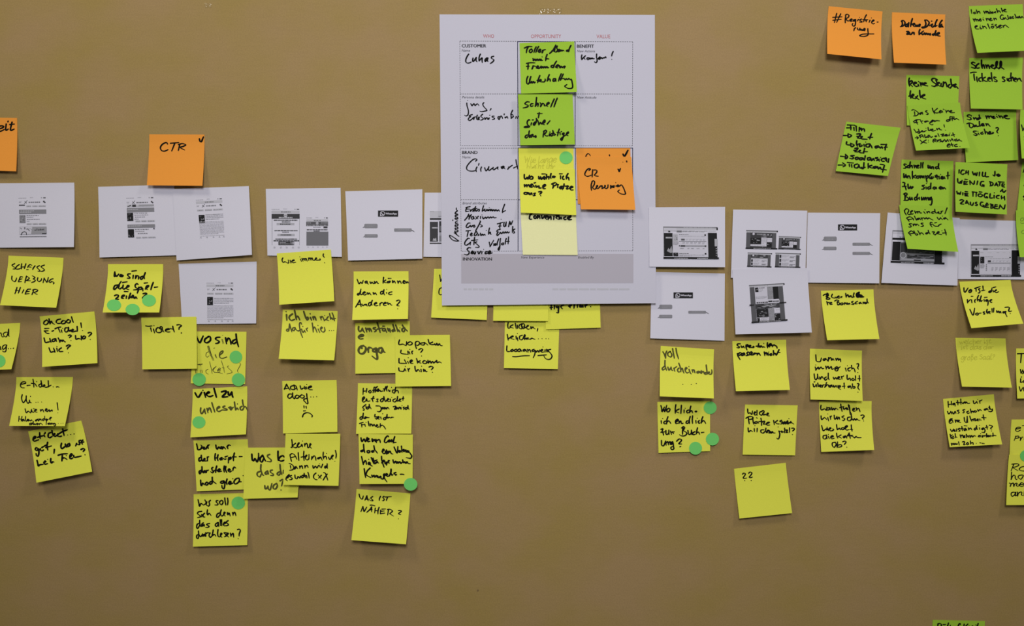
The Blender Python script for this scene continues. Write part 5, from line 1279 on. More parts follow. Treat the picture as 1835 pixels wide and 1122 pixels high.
# ------------------------------------------------------------------ yellow notes hidden in part by the poster
note('clubs', 'yellow', [(778, 481.7), (876, 483), (872.2, 573.4), (772.5, 569.1)], 'yellow sticky note poking out at the lower corner of the canvas poster',
     [('G', 'Wo', 735, 765, 840, 762, 34, 2.4), ('G', 'Can', 728, 866, 850, 864, 33, 2.2)], lift=(6, 6))
note('klick', 'yellow', [(905, 566), (1003, 566), (999.7, 661.3), (903, 659.7)], 'yellow sticky note that reads klicken with an underlined last line',
     [('L', 'klicken,', 652, 652, 890, 655, 33, 2.2, {'hand': 'L'}), ('L', 'klicken....', 650, 738, 980, 737, 33, 2.2, {'hand': 'L'}),
      ('L', 'Laaaangweilig', 645, 832, 1000, 835, 30, 2.2)], [('L', '692,866 760,870 828,862', 2), ('L', '890,862 955,857', 2)], lift=(6, 6))
note('tige', 'yellow', [(976, 495), (1073.5, 493), (1076.5, 587.2), (978, 590.5)], 'yellow sticky note whose last word Filme shows below the poster',
     [('L', 'tige Filme.', 985, 497, 1310, 492, 30, 2.7)], lift=(3, 4))
note('blank', 'yellow', [(886, 485), (984, 485.5), (982, 575.5), (883.6, 575)], 'yellow sticky note with only a blank strip visible below the poster', lift=(5, 5))

# ------------------------------------------------------------------ poster
sh = Sheet([(787.6, 25.8), (1173.5, 26.7), (1175.6, 543.4), (791.9, 547.5)], lift=(9, 8), v0=.25, base=None)
o = sh.build('canvas_poster', M['poster'], 36)
o['label'] = 'large white printed canvas poster with customer, brand and innovation boxes'
o['category'] = 'poster'
NOTES['poster'] = sh


def dash(a, x0, y0, x1, y1, w=.8, key='g2', on=2.6, off=1.5):
    ln = math.hypot(x1 - x0, y1 - y0)
    d = ((x1 - x0) / ln, (y1 - y0) / ln)
    n = (-d[1] * w / 2, d[0] * w / 2)
    t = 0
    while t < ln:
        e = min(ln, t + on)
        p, q = (x0 + d[0] * t, y0 + d[1] * t), (x0 + d[0] * e, y0 + d[1] * e)
        a.add([(p[0] - n[0], p[1] - n[1]), (q[0] - n[0], q[1] - n[1]), (q[0] + n[0], q[1] + n[1]), (p[0] + n[0], p[1] + n[1])], [(0, 1, 2, 3)], key, .00014)
        t = e + off


def solid(a, pts, w=1.3, key='navy'):
    for p, q in zip(pts, pts[1:]):
        ln = math.hypot(q[0] - p[0], q[1] - p[1])
        k = max(1, int(ln / 14))
        a.ribbon([(p[0] + (q[0] - p[0]) * i / k, p[1] + (q[1] - p[1]) * i / k) for i in range(k + 1)], w, key, .00016, 0)


a = Acc()
for q in ([(824, 73.7), (1133.9, 74.9), (1133.4, 261.5), (825, 261)], [(824.8, 265.7), (1133.8, 265.7), (1134, 449.4), (826.4, 450.3)]):
    for i in range(4):
        dash(a, *q[i], *q[(i + 1) % 4])
dash(a, 824.5, 168.4, 928, 168.3)
dash(a, 1031, 168.3, 1133.6, 168.6)
dash(a, 825.6, 357.8, 928.5, 357.8)
a.build('dashed_frame', sh)
a = Acc()
solid(a, [(927.6, 74.6), (1030.7, 75), (1030.7, 261), (928.2, 261), (927.6, 74.6)])
solid(a, [(927.9, 168.3), (1030.7, 168.3)])
solid(a, [(928.3, 449.7), (928.3, 265.2), (1133.8, 265.4), (1133.8, 358), (928.4, 358)])
solid(a, [(1031, 265.4), (1031, 358)])
a.build('solid_frame', sh)
a = Acc()
a.rect([(826.4, 455), (1135, 455), (1135, 507.5), (826.6, 508)], 'band', .00012)
a.build('grey_band', sh, label='pale grey shaded box')
for t, x0, yb, x1 in (('WHO', 865.7, 67.8, 885.4), ('OPPORTUNITY', 951.5, 68.2, 1005.5), ('VALUE', 1069, 68.4, 1093.6)):
    a = Acc()
    printed(a, 'p', t, x0, yb, x1, 6.6, 'red', .0002)
    a.build('column_heading', sh, label='red printed heading')
for t, x0, yb, x1 in (('CUSTOMER', 827.5, 84.8, 871), ('BENEFIT', 1034, 85.6, 1064.2), ('BRAND', 828.2, 276, 855.6), ('INNOVATION', 829.7, 467, 881.4)):
    a = Acc()
    printed(a, 'p', t, x0, yb, x1, 5.7, 'g0', .0002, True)
    a.build('box_heading', sh, label='bold black printed heading')
for t, x0, yb, x1 in (('Name', 827.3, 92.6, 843), ('New Actions', 1034, 93.6, 1067), ('Persona details', 828, 176.2, 868.5), ('New Attitude', 1034, 176.6, 1069.4), ('Name', 828.2, 283.6, 844),
                      ('Brand attributes', 829, 366.2, 873), ('New Experience', 933.8, 463.4, 976), ('Enabled By', 1036, 463.4, 1065)):
    a = Acc()
    printed(a, 'p', t, x0, yb, x1 - 1, 4.4, 'g1', .0002, False, .2)
    a.build('box_caption', sh)
s = Shot(sh, 'p', (830, 514, 1134, 522))
s.rows(831, 515.5, 884, 521, 1, 7, .95, .6).done('footer_print')
s = Shot(sh, 'p', (830, 514, 1134, 522))
s.rows(990, 515.5, 1130, 521, 1, 7, .95, .6).done('footer_print')
HAND = [
    ('c', 2.1, '330,200 285,270 250,350 245,420 275,460 320,468 370,455 405,435;460,320 450,370 455,420 490,400 555,295;560,300 550,380 580,430;680,200 650,270 640,340 640,400;645,400 690,345 735,310 730,380 740,450;880,310 830,350 815,405 840,415 905,315;905,315 890,390 910,425;1080,265 1020,280 1010,320 1050,345 1085,375 1060,420 1010,460 975,480'),
    ('d', 1.9, '275,245 280,320 310,420 325,510 315,580 290,615 245,630 205,605;300,165 306,168;395,265 415,300 430,325 490,260 520,320 590,265 640,320;785,235 760,260 760,310 800,370 870,445 870,470 790,490 710,500 665,485;1000,415 970,460'),
    ('d', 1.9, '440,590 370,610 350,640 400,650;390,650 330,700 320,745 360,765 420,730 460,690;460,690 485,670 480,740;480,735 505,670 540,655;590,605 570,670 580,735 620,740;610,740 650,680 640,660 615,700 630,740 660,740;750,580 710,610 700,650 770,710 740,740 690,755;810,680 820,735 870,680 900,700 905,735 945,690;945,690 935,735;960,607 970,607;1090,635 1040,640 1040,670 1100,695 1090,725 1035,740;1255,650 1210,660 1215,710 1240,740 1265,680 1300,625;1300,625 1325,650 1345,705;1395,570 1390,600;1420,665 1425,690 1480,650 1500,700;1645,460 1600,560 1600,700;1600,700 1660,650 1670,640;1580,575 1640,590 1660,620;1755,650 1735,700;1810,640 1790,700'),
    ('e', 1.9, '540,230 575,190 540,160 460,185 370,265 300,350 268,430 290,490 350,520 430,530 500,520 545,505;580,405 550,470 560,545;640,305 625,355;715,405 690,470 700,540;810,425 830,490 850,520 900,470 935,395;935,395 920,460 940,510 1000,470 1065,420;1065,420 1055,460 1080,490 1140,450 1205,405;1205,405 1195,450 1215,475;1300,400 1330,455 1380,380 1320,400 1330,450 1385,380 1390,430 1420,465;1310,430 1350,430 1380,400 1370,440;1500,470 1540,420 1640,350;1520,400 1560,420;1675,435 1760,390;1745,190 1760,300 1800,470'),
    ('f', 2.0, '260,275 245,350 250,445;260,440 320,370 395,300;330,370 380,440;505,375 455,385 450,430 490,445 545,385;545,385 555,430 600,385 620,420 650,385 680,415 715,405;800,240 795,350 815,450 810,520 765,555 715,520;830,415 880,400;870,410 925,365 920,340 880,380 870,430 910,430 960,385;960,385 985,370 1000,405 1060,370 1080,385 1130,340 1145,385;1405,150 1370,220 1345,315;1350,435 1358,437'),
    ('h', 1.9, '455,110 370,125;400,120 375,160 370,205;375,160 440,155;370,205 430,195;455,170 460,205;460,200 490,165 510,170 505,205;560,110 540,150 530,205;510,150 590,145;555,160 565,200 600,170 630,160 625,195 605,195;710,95 695,150 685,205;690,190 730,165 740,150 725,185 750,195 780,160 790,190 820,160 815,190;820,128 825,130;840,160 845,190 870,160 880,195 910,165 925,195 950,165 970,195 1000,170 1015,200;1115,65 1080,160 1070,225;1075,215 1130,185'),
    ('h', 1.9, '350,370 400,310 425,255;425,255 425,300 475,265;475,265 440,320 430,355;515,300 480,310 480,345 510,345 520,300;520,300 535,345;560,300 605,345;610,295 560,350;655,300 650,340;680,268 685,270;695,305 705,345 750,310 760,335 800,305 815,330 850,305 860,325 900,305 910,325 955,320'),
    ('h', 1.9, '455,425 420,425 385,470 380,505 420,505 450,475 450,470;460,470 470,500 500,470;535,465 510,475 515,500 545,495 540,465;640,380 650,400 600,500 565,560 560,580;650,400 635,440 680,470 680,490 650,500'),
    ('h', 1.9, '975,440 1080,410;1040,420 1020,480 1025,540;1000,485 1050,480;1105,410 1095,480 1120,490 1145,405;1145,405 1140,485;1190,495 1215,390 1230,460 1270,380;1047,352 1052,354'),
    ('h', 1.9, '375,575 465,568;420,572 410,620 395,685;455,650 490,635 485,615 460,640 470,670 500,660;560,590 535,640 535,665 565,660 590,620 575,580;560,570 600,630 625,650 600,665;650,620 660,665 690,635 700,660 730,640 745,660;763,565 768,566;825,520 810,580 805,640;805,635 840,595 845,635 860,640'),
    ('h', 1.9, '1030,545 980,560 965,590 1000,595;990,595 965,640 975,665 1020,625;1020,625 1035,600 1055,630 1085,590;1085,590 1100,620 1130,590 1140,615 1170,590 1180,615 1210,595;1270,490 1265,560 1265,610;1310,540 1275,560 1305,600 1285,620'),
    ('h', 2.0, '440,720 410,720 360,780 350,830 380,850 430,820 460,790;460,790 455,845;540,700 530,770 525,840;480,760 600,745;580,785 550,800 590,835 625,870 610,890 555,890'),
    ('h', 1.9, '820,790 835,875;835,875 905,755;910,820 905,860;925,850 950,830 940,815 925,850 950,855;1000,730 975,800 970,850;1035,720 1025,800 1020,900 1000,945 990,920 1030,850;1090,805 1060,815 1060,840 1090,835 1095,805;1145,720 1130,780 1125,830;1190,690 1185,760 1180,825;1150,780 1205,775'),
    ('h', 2.1, '465,900 430,895 395,930 430,970 430,1010 390,1035 340,1020;470,1000 510,975 500,960 475,990 490,1015 520,990;525,985 535,1020 560,990 545,970;600,970 620,1015 655,960;680,975 675,1015;712,928 716,930;780,970 745,985 745,1015 790,1000;800,1000 850,975 830,955 800,990 810,1015 880,995'),
    ('h', 2.0, '240,770 150,705 70,660 65,690 120,750 190,770 220,760 150,710;240,680 145,610;200,640 165,600 165,575;170,600 215,585 215,560 175,550 170,520 215,530 210,500 170,490 175,460 215,470 215,440 175,430 180,400 215,405;122,370 124,366;215,370 170,350 175,330 215,340 205,310 170,300 175,280 215,270 205,250 170,250 175,220 210,190 190,170 190,135'),
]
for fr_, pen_, st_ in HAND:
    a = Acc()
    raw(a, fr_, st_, pen_)
    a.build('handwriting', sh)

sh = page('p8', [(1162.7, 371.6), (1299.4, 370.7), (1299.4, 478.9), (1163.9, 478.2)], 'white sheet lapping over the edge of the canvas poster, browser window print', lift=(3, 4))
s = Shot(sh, 'M', (165, 200, 595, 450), [(165, 198), (590, 203), (597, 451), (167, 448)])
desktop(s, 165, 200, 430, 250, 'table')
s.done()

# ------------------------------------------------------------------ notes on the poster
K = {'hand': 'u', 'slant': .25}
note('abend', 'green', [(931, 77.2), (1029, 74.2), (1033.8, 164.8), (934, 168)], 'green sticky note topmost on the canvas poster, reads Toller Abend mit Freunden',
     [], [('a', '165,180 240,150 320,152;245,155 215,210 203,275;310,200 275,220 265,255 285,272 320,250 322,215 300,200;400,160 375,210 357,268;450,150 420,205 395,268;440,245 485,225 490,205 465,210 445,250 465,268 500,250;525,225 535,250 520,278;522,270 545,225 590,212;672,290 740,225 795,125;795,125 778,190 770,255;715,235 760,245;825,140 815,180 835,220 800,260 775,250;835,250 870,225 865,205 845,230 850,255 890,240;890,240 900,215 915,240 940,225 965,238;1060,215 1020,225 1012,245 1040,245 1060,215;1100,130 1070,190 1055,255', 2.3),
          ('a', '335,390 345,405 345,435 380,400 392,435 425,400 440,432 470,400 480,430 500,400 505,430 530,428;520,357 528,362;622,310 600,370 592,435;595,405 630,395 660,400', 2.3),
          ('a', '205,490 290,475 380,478;240,480 240,550 235,610;205,548 265,545;340,540 330,580 318,605;318,600 345,545 400,550;405,580 440,565 445,540 420,550 420,585 460,590 500,545;500,545 500,585 540,550 545,582 580,550 590,580 620,550 630,578 655,572;745,525 710,535 702,565 735,570 760,540;810,445 770,510 750,575;790,560 845,540 845,515 810,535 800,570 840,580;870,535 880,580 905,545 925,575 950,555 985,545 965,585', 2.3),
          ('a', '235,750 212,810 212,880 235,905 265,870 295,755;295,755 270,830 280,885 310,850;310,850 320,885 350,850 360,882 385,865;475,735 450,800 430,875;420,830 500,815;460,850 500,835 495,810 480,850 510,865;520,860 560,860 585,830 580,800;665,715 640,780 625,840;625,840 660,800 680,810 685,850;790,795 750,800 740,845 770,845 795,800;795,800 800,850;905,700 875,770 850,845;945,705 915,770 890,830;870,800 960,790;960,790 985,820 1010,795 1030,815 1060,790;1060,790 1090,820 1110,810 1130,900 1135,960 1110,990 1040,990 980,955 990,935 1020,915', 2.3)], lift=(5, 11))
note('richtige', 'green', [(928.3, 169), (1026, 169), (1030.3, 259), (932.5, 260.3)], 'green sticky note on the canvas poster, reads schnell sicher das Richtige',
     [], [('b', '265,200 220,195 180,225 185,245 235,265 235,290 190,310 140,318;340,235 305,235 285,265 300,290 340,275;410,110 400,200 385,290;385,285 425,225 445,235 435,290;480,215 500,240 490,295;490,290 530,230 560,240 570,275 590,275;610,265 660,225 655,205 620,230 615,275 640,292;765,140 730,215 695,300;825,125 790,210 760,298', 2.3),
          ('b', '425,432 525,432;465,415 455,470 445,520', 2.2),
          ('b', '275,565 260,555 230,580 220,625 235,660 270,690 235,708 165,710 175,695 240,680;310,620 295,665;325,560 350,558;385,600 355,625 345,660 370,660 405,590 405,530;405,530 440,590 455,655;455,655 490,610 505,640 540,610;510,640 575,605 575,560 540,600 530,640 570,655;625,640 680,575', 2.3),
          ('b', '245,860 200,870 180,905 200,925 240,890;265,780 255,840 265,915;330,850 285,875 285,905 310,900 340,850;335,860 350,900 395,875 395,910 380,910;560,790 550,840 540,905;550,790 595,765 610,785 590,825 560,845;560,845 600,880 640,880;670,840 665,880 690,860;675,805 685,803;740,835 700,840 695,870 710,885 740,850 735,770;735,770 760,830 790,850 760,870;865,745 845,810 830,880;820,810 880,815;880,815 885,860;905,795 915,793;960,820 930,835 930,855 960,845 960,820 950,890 920,965 900,965 900,935 960,890 1000,860;1000,860 1045,825 1050,800 1015,825 1015,865 1045,875', 2.2)], lift=(3, 4))
note('lange', 'yellow', [(929, 265.7), (1027.5, 266), (1030, 358), (932, 358)], 'yellow sticky note with faint pencil on the poster, half under another note',
     [('K', 'Wie lange', 578, 150, 785, 148, 26, 1.2, 'ghost_y'), ('K', 'bleibt ihr', 590, 194, 775, 190, 24, 1.2, 'ghost_y')], lift=(2, 2))
note('conv', 'pale', [(932, 362), (1031, 362), (1035.2, 457.2), (936.9, 456.6)], 'pale yellow sticky note on the poster, reads Convenience',
     [('K', 'Convenience', 610, 521, 885, 518, 25, 2.7, K)], lift=(3, 3))
note('platz', 'yellow', [(930.5, 302), (1030, 303.3), (1032.8, 385.4), (933.3, 381)], 'yellow sticky note on the poster asking wo wähle ich meine Plätze aus',
     [('K', 'wo wähle ich', 575, 262, 870, 261, 25, 2.7, {'hand': 'b'}), ('K', 'meine Plätze', 577, 322, 893, 324, 24, 2.7), ('K', 'aus ?', 575, 362, 692, 363, 22, 2.7)], lift=(8, 8))
dot('lange', 1014.3, 282.6, 11.8, 11.3, 'round green dot sticker on the poster, on the faint pencil note')
note('quick', 'orange', [(1032.2, 265.7), (1129.4, 265.7), (1132, 366), (1035.5, 365.5)], 'orange sticky note on the poster, almost covered by another orange note',
     [], [('K', '976,110 983,97 992,92 1001,97 1006,106', 1.6), ('K', '1130,101 1131,106', 2.4), ('K', '1218,95 1228,108 1250,70', 2.8), ('K', '975,140 985,105', 1.2, 'ghost_o')], lift=(3, 2))
note('cr', 'orange', [(1033.5, 281), (1131.4, 281), (1138.6, 376.2), (1041, 375.1)], 'orange sticky note on the poster with CR and a small tick, in front of another',
     [], [('g', '410,245 450,210 415,190 350,230 300,310 290,370 330,410 390,415 470,385;515,230 505,330 500,435;550,235 610,235 635,265 620,315 560,380;560,380 600,405 680,415', 2.1), ('g', '1243,212 1262,245 1275,280 1290,245 1312,190', 2.4),
          ('g', '500,560 475,650 470,740 480,820;500,560 545,545 570,575 555,660 510,730;510,730 540,780 590,780 620,750;610,740 650,710 655,680 630,690 625,750 660,770 700,740;700,740 740,695 790,690 780,730 810,760 770,770;790,760 870,720 870,670 860,740 900,770 950,730 950,665;955,665 950,740;1030,680 1030,765;1030,760 1080,690 1090,740 1130,680 1125,740;1175,597 1182,600;1180,695 1240,690 1250,660 1210,690 1230,715 1280,700;1280,700 1330,665 1360,680 1410,770 1450,880 1455,915 1420,935 1330,920 1250,870 1245,840 1280,810', 2.1),
          ('K', '1241,140 1243,146', 2.4), ('K', '1216,146 1218,147', 1.6)], lift=(9, 10))

# ------------------------------------------------------------------ notes, first columns
note('eit', 'orange', [(-67, 210), (30.5, 211.5), (29, 307), (-70, 304)], 'orange sticky note cut off by the frame edge, ending in eit',
     [('A', 'zeit', -70, 180, 92, 166, 42, 3, {'slant': .3})], lift=(8, 8))
note('ctr', 'orange', [(267.6, 240.7), (366.3, 241.2), (362.7, 333), (263.2, 332.2)], 'orange sticky note that reads CTR with a tick in its corner',
     [('A', 'CTR', 1106, 312, 1283, 308, 33, 2.9, {'slant': .3})], [('A', '1382,228 1386,244 1396,246 1410,214', 2.6)], lift=(9, 11))
note('scheiss', 'yellow', [(15.3, 458.2), (113.7, 462), (100.6, 551.6), (0, 546.9)], 'yellow sticky note that reads Werbung hier in capitals',
     [('B', 'SCHEISS', 108, 222, 410, 236, 33, 1.9, {'slant': .25}), ('B', 'WERBUNG', 105, 325, 492, 346, 34, 1.9, {'slant': .1}), ('B', 'HIER', 135, 440, 347, 447, 33, 1.9, {'slant': .15})])
note('spiel', 'yellow', [(193.5, 473.3), (292.2, 473.3), (285.3, 560), (183.9, 560)], 'yellow sticky note about Spielzeiten with three green dots',
     [('B', 'wo sind', 1042, 290, 1325, 305, 38, 3, {'hand': 'b'}), ('B', 'die Spiel-', 1035, 402, 1445, 402, 40, 2.8, {'hand': 'b', 'slant': .2}), ('B', 'zeiten ?', 1045, 490, 1342, 486, 34, 2.7, {'hand': 'b'})])
dot('spiel', 204.3, 546.9, 12.7, 10.4, 'green dot sticker on the Spielzeiten note, nearest its lower outer corner')
dot('spiel', 237.6, 554.7, 12.7, 10.2, 'green dot sticker hanging over the bottom edge of the Spielzeiten note')
dot('spiel', 267, 538.6, 12.4, 10.6, 'green dot sticker over the question mark of the Spielzeiten note')
note('ng', 'yellow', [(-62, 583), (36.3, 578.8), (20.3, 661.8), (-80, 666)], 'yellow sticky note cut off by the frame edge, ending in ng with dots',
     [('B', 'sind', -90, 850, 85, 830, 38, 2), ('B', 'Lang...', -140, 965, 132, 940, 40, 2.2)], lift=(14, 16))
dot('ng', -2.4, 647, 12.3, 11.5, 'green dot sticker cut in half by the frame edge')
note('cool', 'yellow', [(71, 567), (169, 558.2), (174.5, 650.8), (75.5, 657.6)], 'yellow sticky note that reads oh cool E-Ticket wann wo wie',
     [('B', 'Oh cool', 395, 722, 672, 700, 36, 2.5), ('B', 'E-Ticket !', 403, 803, 760, 780, 30, 2.4, {'hand': 'L'}), ('B', 'wann? wo?', 400, 885, 837, 860, 36, 2.4, {'hand': 'L'}), ('B', 'wie ?', 448, 977, 648, 962, 34, 2.3, {'hand': 'L'})])
note('gut', 'yellow', [(50.3, 773), (145.5, 753.8), (165, 845.3), (65.2, 865.2)], 'tilted yellow sticky note reading eticket gut wo ist kein Film',
     [('C', 'eticket...', 275, 705, 626, 652, 40, 3, {'hand': 'L'}), ('C', 'gut, wo ist', 292, 795, 706, 728, 38, 3, {'hand': 'u'}), ('C', 'kein Film ?', 312, 915, 718, 822, 40, 3, {'hand': 'u'})])
note('eticket', 'yellow', [(29.3, 676), (130.7, 675.7), (116, 764), (16.3, 763.4)], 'yellow sticky note that reads e-ticket Ui wie neu, haben andere schon lang',
     [('C', 'e-ticket..~', 170, 260, 497, 250, 34, 2.1), ('C', 'Ui ...', 180, 387, 355, 380, 40, 2.1), ('C', 'wie neu !', 210, 468, 490, 465, 32, 2.1), ('C', 'Haben andere', 157, 538, 432, 530, 24, 1.8), ('C', 'schon lang...', 240, 570, 530, 558, 21, 1.8)])
note('wosind', 'yellow', [(346, 594), (441.6, 594.6), (439.2, 688.2), (341.9, 687.2)], 'yellow sticky note with dried-out marker asking wo sind die Tickets',
     [('E', 'wo sind', 150, 188, 575, 198, 58, 3.4, 'ink'), ('E', 'die', 258, 332, 460, 330, 72, 3.6, 'dry'), ('E', 'Tickets', 150, 475, 515, 473, 58, 3.4, 'dry')], [('E', '560,385 600,385 595,410 565,450 572,474', 1.6, 'olive')], lift=(2, 2))
note('ticket', 'yellow', [(253, 569.4), (351.7, 567.6), (352.7, 660.5), (255, 662)], 'yellow sticky note with the single question Ticket',
     [('B', 'Ticket ?', 1335, 798, 1663, 792, 36, 2.6, {'hand': 'L'})], lift=(6, 6))
dot('wosind', 422.7, 639.9, 11.3, 11.4, 'green dot sticker above the question mark of the dried-out Tickets note')
dot('wosind', 356.9, 680.1, 12, 11.6, 'green dot sticker on the T of the dried-out Tickets note')
dot('wosind', 427.2, 680.5, 11.8, 11.7, 'green dot sticker below the question mark of the dried-out Tickets note')
note('viel', 'yellow', [(345.3, 697.5), (443, 692.3), (440.7, 778.4), (341.1, 784)], 'yellow sticky note that reads viel zu unleserlich',
     [('E', 'viel zu', 157, 708, 522, 702, 56, 3.3), ('E', 'unleserlich', 205, 866, 655, 825, 46, 2.6, 'olive')], lift=(9, 11))
dot('viel', 356.5, 756.8, 11.7, 10.8, 'green dot sticker on the viel zu unleserlich note')
note('werwar', 'yellow', [(346.5, 789.6), (443.9, 787.3), (447, 877), (352.4, 880.4)], 'yellow sticky note asking wer war der Hauptdarsteller',
     [('F', 'Wer war', 165, 185, 480, 176, 36, 2.9, {'hand': 'u'}), ('F', 'der Haupt-', 182, 292, 585, 272, 38, 2.8), ('F', 'darsteller', 185, 402, 522, 380, 38, 2.8), ('F', 'hoch gleich', 200, 512, 575, 482, 38, 2.8, {'hand': 'L'})], [('F', '588,418 598,422', 2.6)], lift=(5, 3))
note('wersoll', 'yellow', [(346.9, 886), (443.9, 883.3), (443, 977), (345.7, 979.8)], 'yellow sticky note asking wer soll sich denn das alles durchlesen',
     [('F', 'Wer soll', 178, 697, 455, 690, 40, 2.3), ('F', 'sich denn', 170, 802, 525, 788, 38, 2.3), ('F', 'das alles', 165, 895, 458, 880, 38, 2.3), ('F', 'durchlesen ?', 162, 990, 568, 975, 38, 2.3)], lift=(7, 7))
dot('wersoll', 426.9, 901.4, 12, 11.5, 'green dot sticker on the durchlesen note, touching a note above')
note('wasb', 'yellow', [(439, 802.4), (540, 802), (533.3, 891.6), (436.1, 893.9)], 'yellow sticky note in olive marker wedged between two other notes',
     [('F', 'was be', 670, 298, 1080, 288, 56, 3.4, 'olive'), ('F', 'das da', 715, 432, 1040, 412, 54, 3.2, 'olive'), ('F', 'wo?', 785, 552, 955, 555, 46, 2.8, 'olive')], lift=(7, 8))
note('immer', 'yellow', [(496, 454.3), (592.6, 447.3), (599, 539.7), (500.4, 546.2)], 'yellow sticky note that reads wie immer, hanging from a printed sheet',
     [('Z', 'wie immer!', 822, 606, 1137, 594, 32, 2.3, {'hand': 'L'})])
note('ichbin', 'yellow', [(506.7, 554.9), (605, 557.4), (598.8, 645.9), (499.3, 643.2)], 'yellow sticky note that reads ich bin nicht dafür hier',
     [('Z', 'ich bin nicht', 850, 1020, 1208, 1020, 38, 2.7, 'olive'), ('E', 'dafür hier ...', 1035, 76, 1490, 72, 46, 2.3, 'olive')])
note('ach', 'yellow', [(505.6, 682.9), (603.1, 681), (604.6, 774.2), (507.1, 776.9)], 'yellow sticky note with a sad face below ach wie doof',
     [('E', 'Ach wie', 1010, 636, 1285, 634, 34, 2.4, {'hand': 'L'}), ('E', 'doof...', 1045, 715, 1330, 705, 36, 2.4)],
     [('E', '1203,790 1203,808', 1.7), ('E', '1222,792 1222,808', 1.7), ('E', '1198,833 1217,832', 1.9), ('E', '1185,894 1200,864 1232,853 1263,862 1280,895', 2)], lift=(7, 8))
note('keine', 'yellow', [(511.8, 777.5), (609.8, 777.5), (606.5, 870.8), (507.3, 869)], 'yellow sticky note that reads keine Alternative dann wird es wohl',
     [('F', 'keine', 1025, 166, 1215, 168, 38, 2.2), ('F', 'Alternative!', 1020, 287, 1442, 280, 38, 2.2), ('F', 'Dann wird', 1012, 370, 1362, 356, 36, 2.2), ('F', 'es wohl (xX', 980, 464, 1362, 456, 36, 2.2)], lift=(6, 8))

note('wann', 'yellow', [(633.6, 486.5), (732, 486), (731, 571.7), (631, 573.4)], 'yellow sticky note asking wann können denn die anderen',
     [('G', 'wann können', 122, 785, 510, 780, 28, 2.2, {'hand': 'u'}), ('G', 'denn die', 125, 868, 387, 864, 28, 2.2, {'hand': 'u'}), ('G', 'Anderen ?', 112, 952, 444, 944, 29, 2.2, {'hand': 'u'})])
note('umst', 'yellow', [(636.5, 579.2), (734.1, 575.7), (735, 668), (636.7, 669.8)], 'yellow sticky note in thick olive marker about umständliche Orga',
     [('H', 'umständlich', 160, 184, 612, 176, 50, 3.3, 'olive'), ('H', 'e', 160, 245, 215, 240, 44, 3.4, 'olive'), ('H', 'Orga', 160, 380, 412, 372, 50, 4.2, 'olive')], lift=(5, 4))
note('hoff', 'yellow', [(641.4, 686.9), (738.6, 688), (737, 777.3), (638, 777.6)], 'yellow sticky note hoping Jan decides between the two films',
     [('H', 'Hoffentlich', 205, 745, 537, 735, 32, 2.2), ('H', 'entscheidet', 198, 816, 587, 802, 31, 2.2, {'hand': 'u'}), ('H', 'sich Jan zwisch', 198, 890, 632, 885, 27, 2.1, {'hand': 'u'}), ('H', 'den beiden', 178, 978, 490, 962, 30, 2.2, {'hand': 'u'}), ('H', 'Filmen', 175, 1046, 412, 1052, 30, 2.2)], lift=(8, 6))
note('parken', 'yellow', [(708.4, 600.8), (806, 600), (808.4, 691.6), (708.6, 692.9)], 'yellow sticky note asking wo parken wir, wie kommen wir hin',
     [('H', 'Wo parken', 532, 302, 932, 302, 34, 2.4, {'hand': 'L'}), ('H', 'wir ?', 550, 382, 757, 376, 33, 2.4, {'hand': 'L'}), ('H', 'Wie kommen', 532, 467, 927, 464, 33, 2.4, {'hand': 'L'}), ('H', 'wir hin ?', 530, 542, 850, 540, 34, 2.4, {'hand': 'L'})], lift=(5, 8))
note('gott', 'yellow', [(642.4, 777.8), (739.8, 778.8), (739.4, 867), (644.3, 867.5)], 'yellow sticky note about a Voting for Kumpels',
     [('I', 'wenn Carl', 188, 112, 512, 122, 36, 3, {'hand': 'u'}), ('I', 'doch ein Voting', 185, 214, 650, 222, 36, 2.7, {'hand': 'u'}), ('I', 'hält für meine', 195, 322, 642, 312, 36, 2.7, {'hand': 'u'}), ('I', 'Kumpels -', 215, 436, 587, 410, 40, 3, {'hand': 'u'})], lift=(4, 3))
dot('gott', 735.9, 868, 12.1, 11.4, 'green dot sticker hanging off the corner of the Kumpels note')
note('naher', 'yellow', [(639, 876.3), (735.5, 884.3), (727.6, 975.5), (629.6, 968)], 'tilted yellow sticky note asking in capitals what is näher',
     [('I', 'WAS IST', 172, 640, 465, 655, 30, 2.1), ('I', 'NÄHER ?', 188, 750, 558, 790, 33, 2.2)])

# ------------------------------------------------------------------ notes, columns past the poster
note('voll', 'yellow', [(1184, 619.9), (1279.6, 626.2), (1279.2, 714.2), (1182.2, 710.3)], 'yellow sticky note that reads voll durcheinander',
     [('N', 'voll', 187, 202, 325, 208, 48, 2.5, 'olive'), ('N', 'durcheinander', 178, 306, 617, 342, 38, 2.5, 'olive')], [('N', '358,432 361,434', 2, 'olive'), ('N', '433,432 436,434', 2, 'olive'), ('N', '476,427 479,429', 2, 'olive')])
note('wokl', 'yellow', [(1178, 720.6), (1272.6, 718.3), (1272.6, 808.5), (1180.1, 811.8)], 'yellow sticky note with three green dots along its edges, about Buchung',
     [('N', 'Wo klicke', 165, 680, 490, 678, 37, 2.4), ('N', 'ich endlich', 165, 778, 567, 772, 37, 2.4), ('N', 'zur Buch-', 165, 872, 547, 870, 38, 2.4), ('N', 'ung ?', 168, 966, 352, 964, 38, 2.4)], lift=(3, 3))
dot('wokl', 1272.6, 730.8, 11.6, 11.2, 'green dot sticker at the upper corner of the Buchung note')
dot('wokl', 1276.7, 787, 11.8, 11.4, 'green dot sticker halfway off the side edge of the Buchung note, low down')
dot('wokl', 1246.4, 803.4, 11.6, 11.6, 'green dot sticker on the bottom edge of the Buchung note')
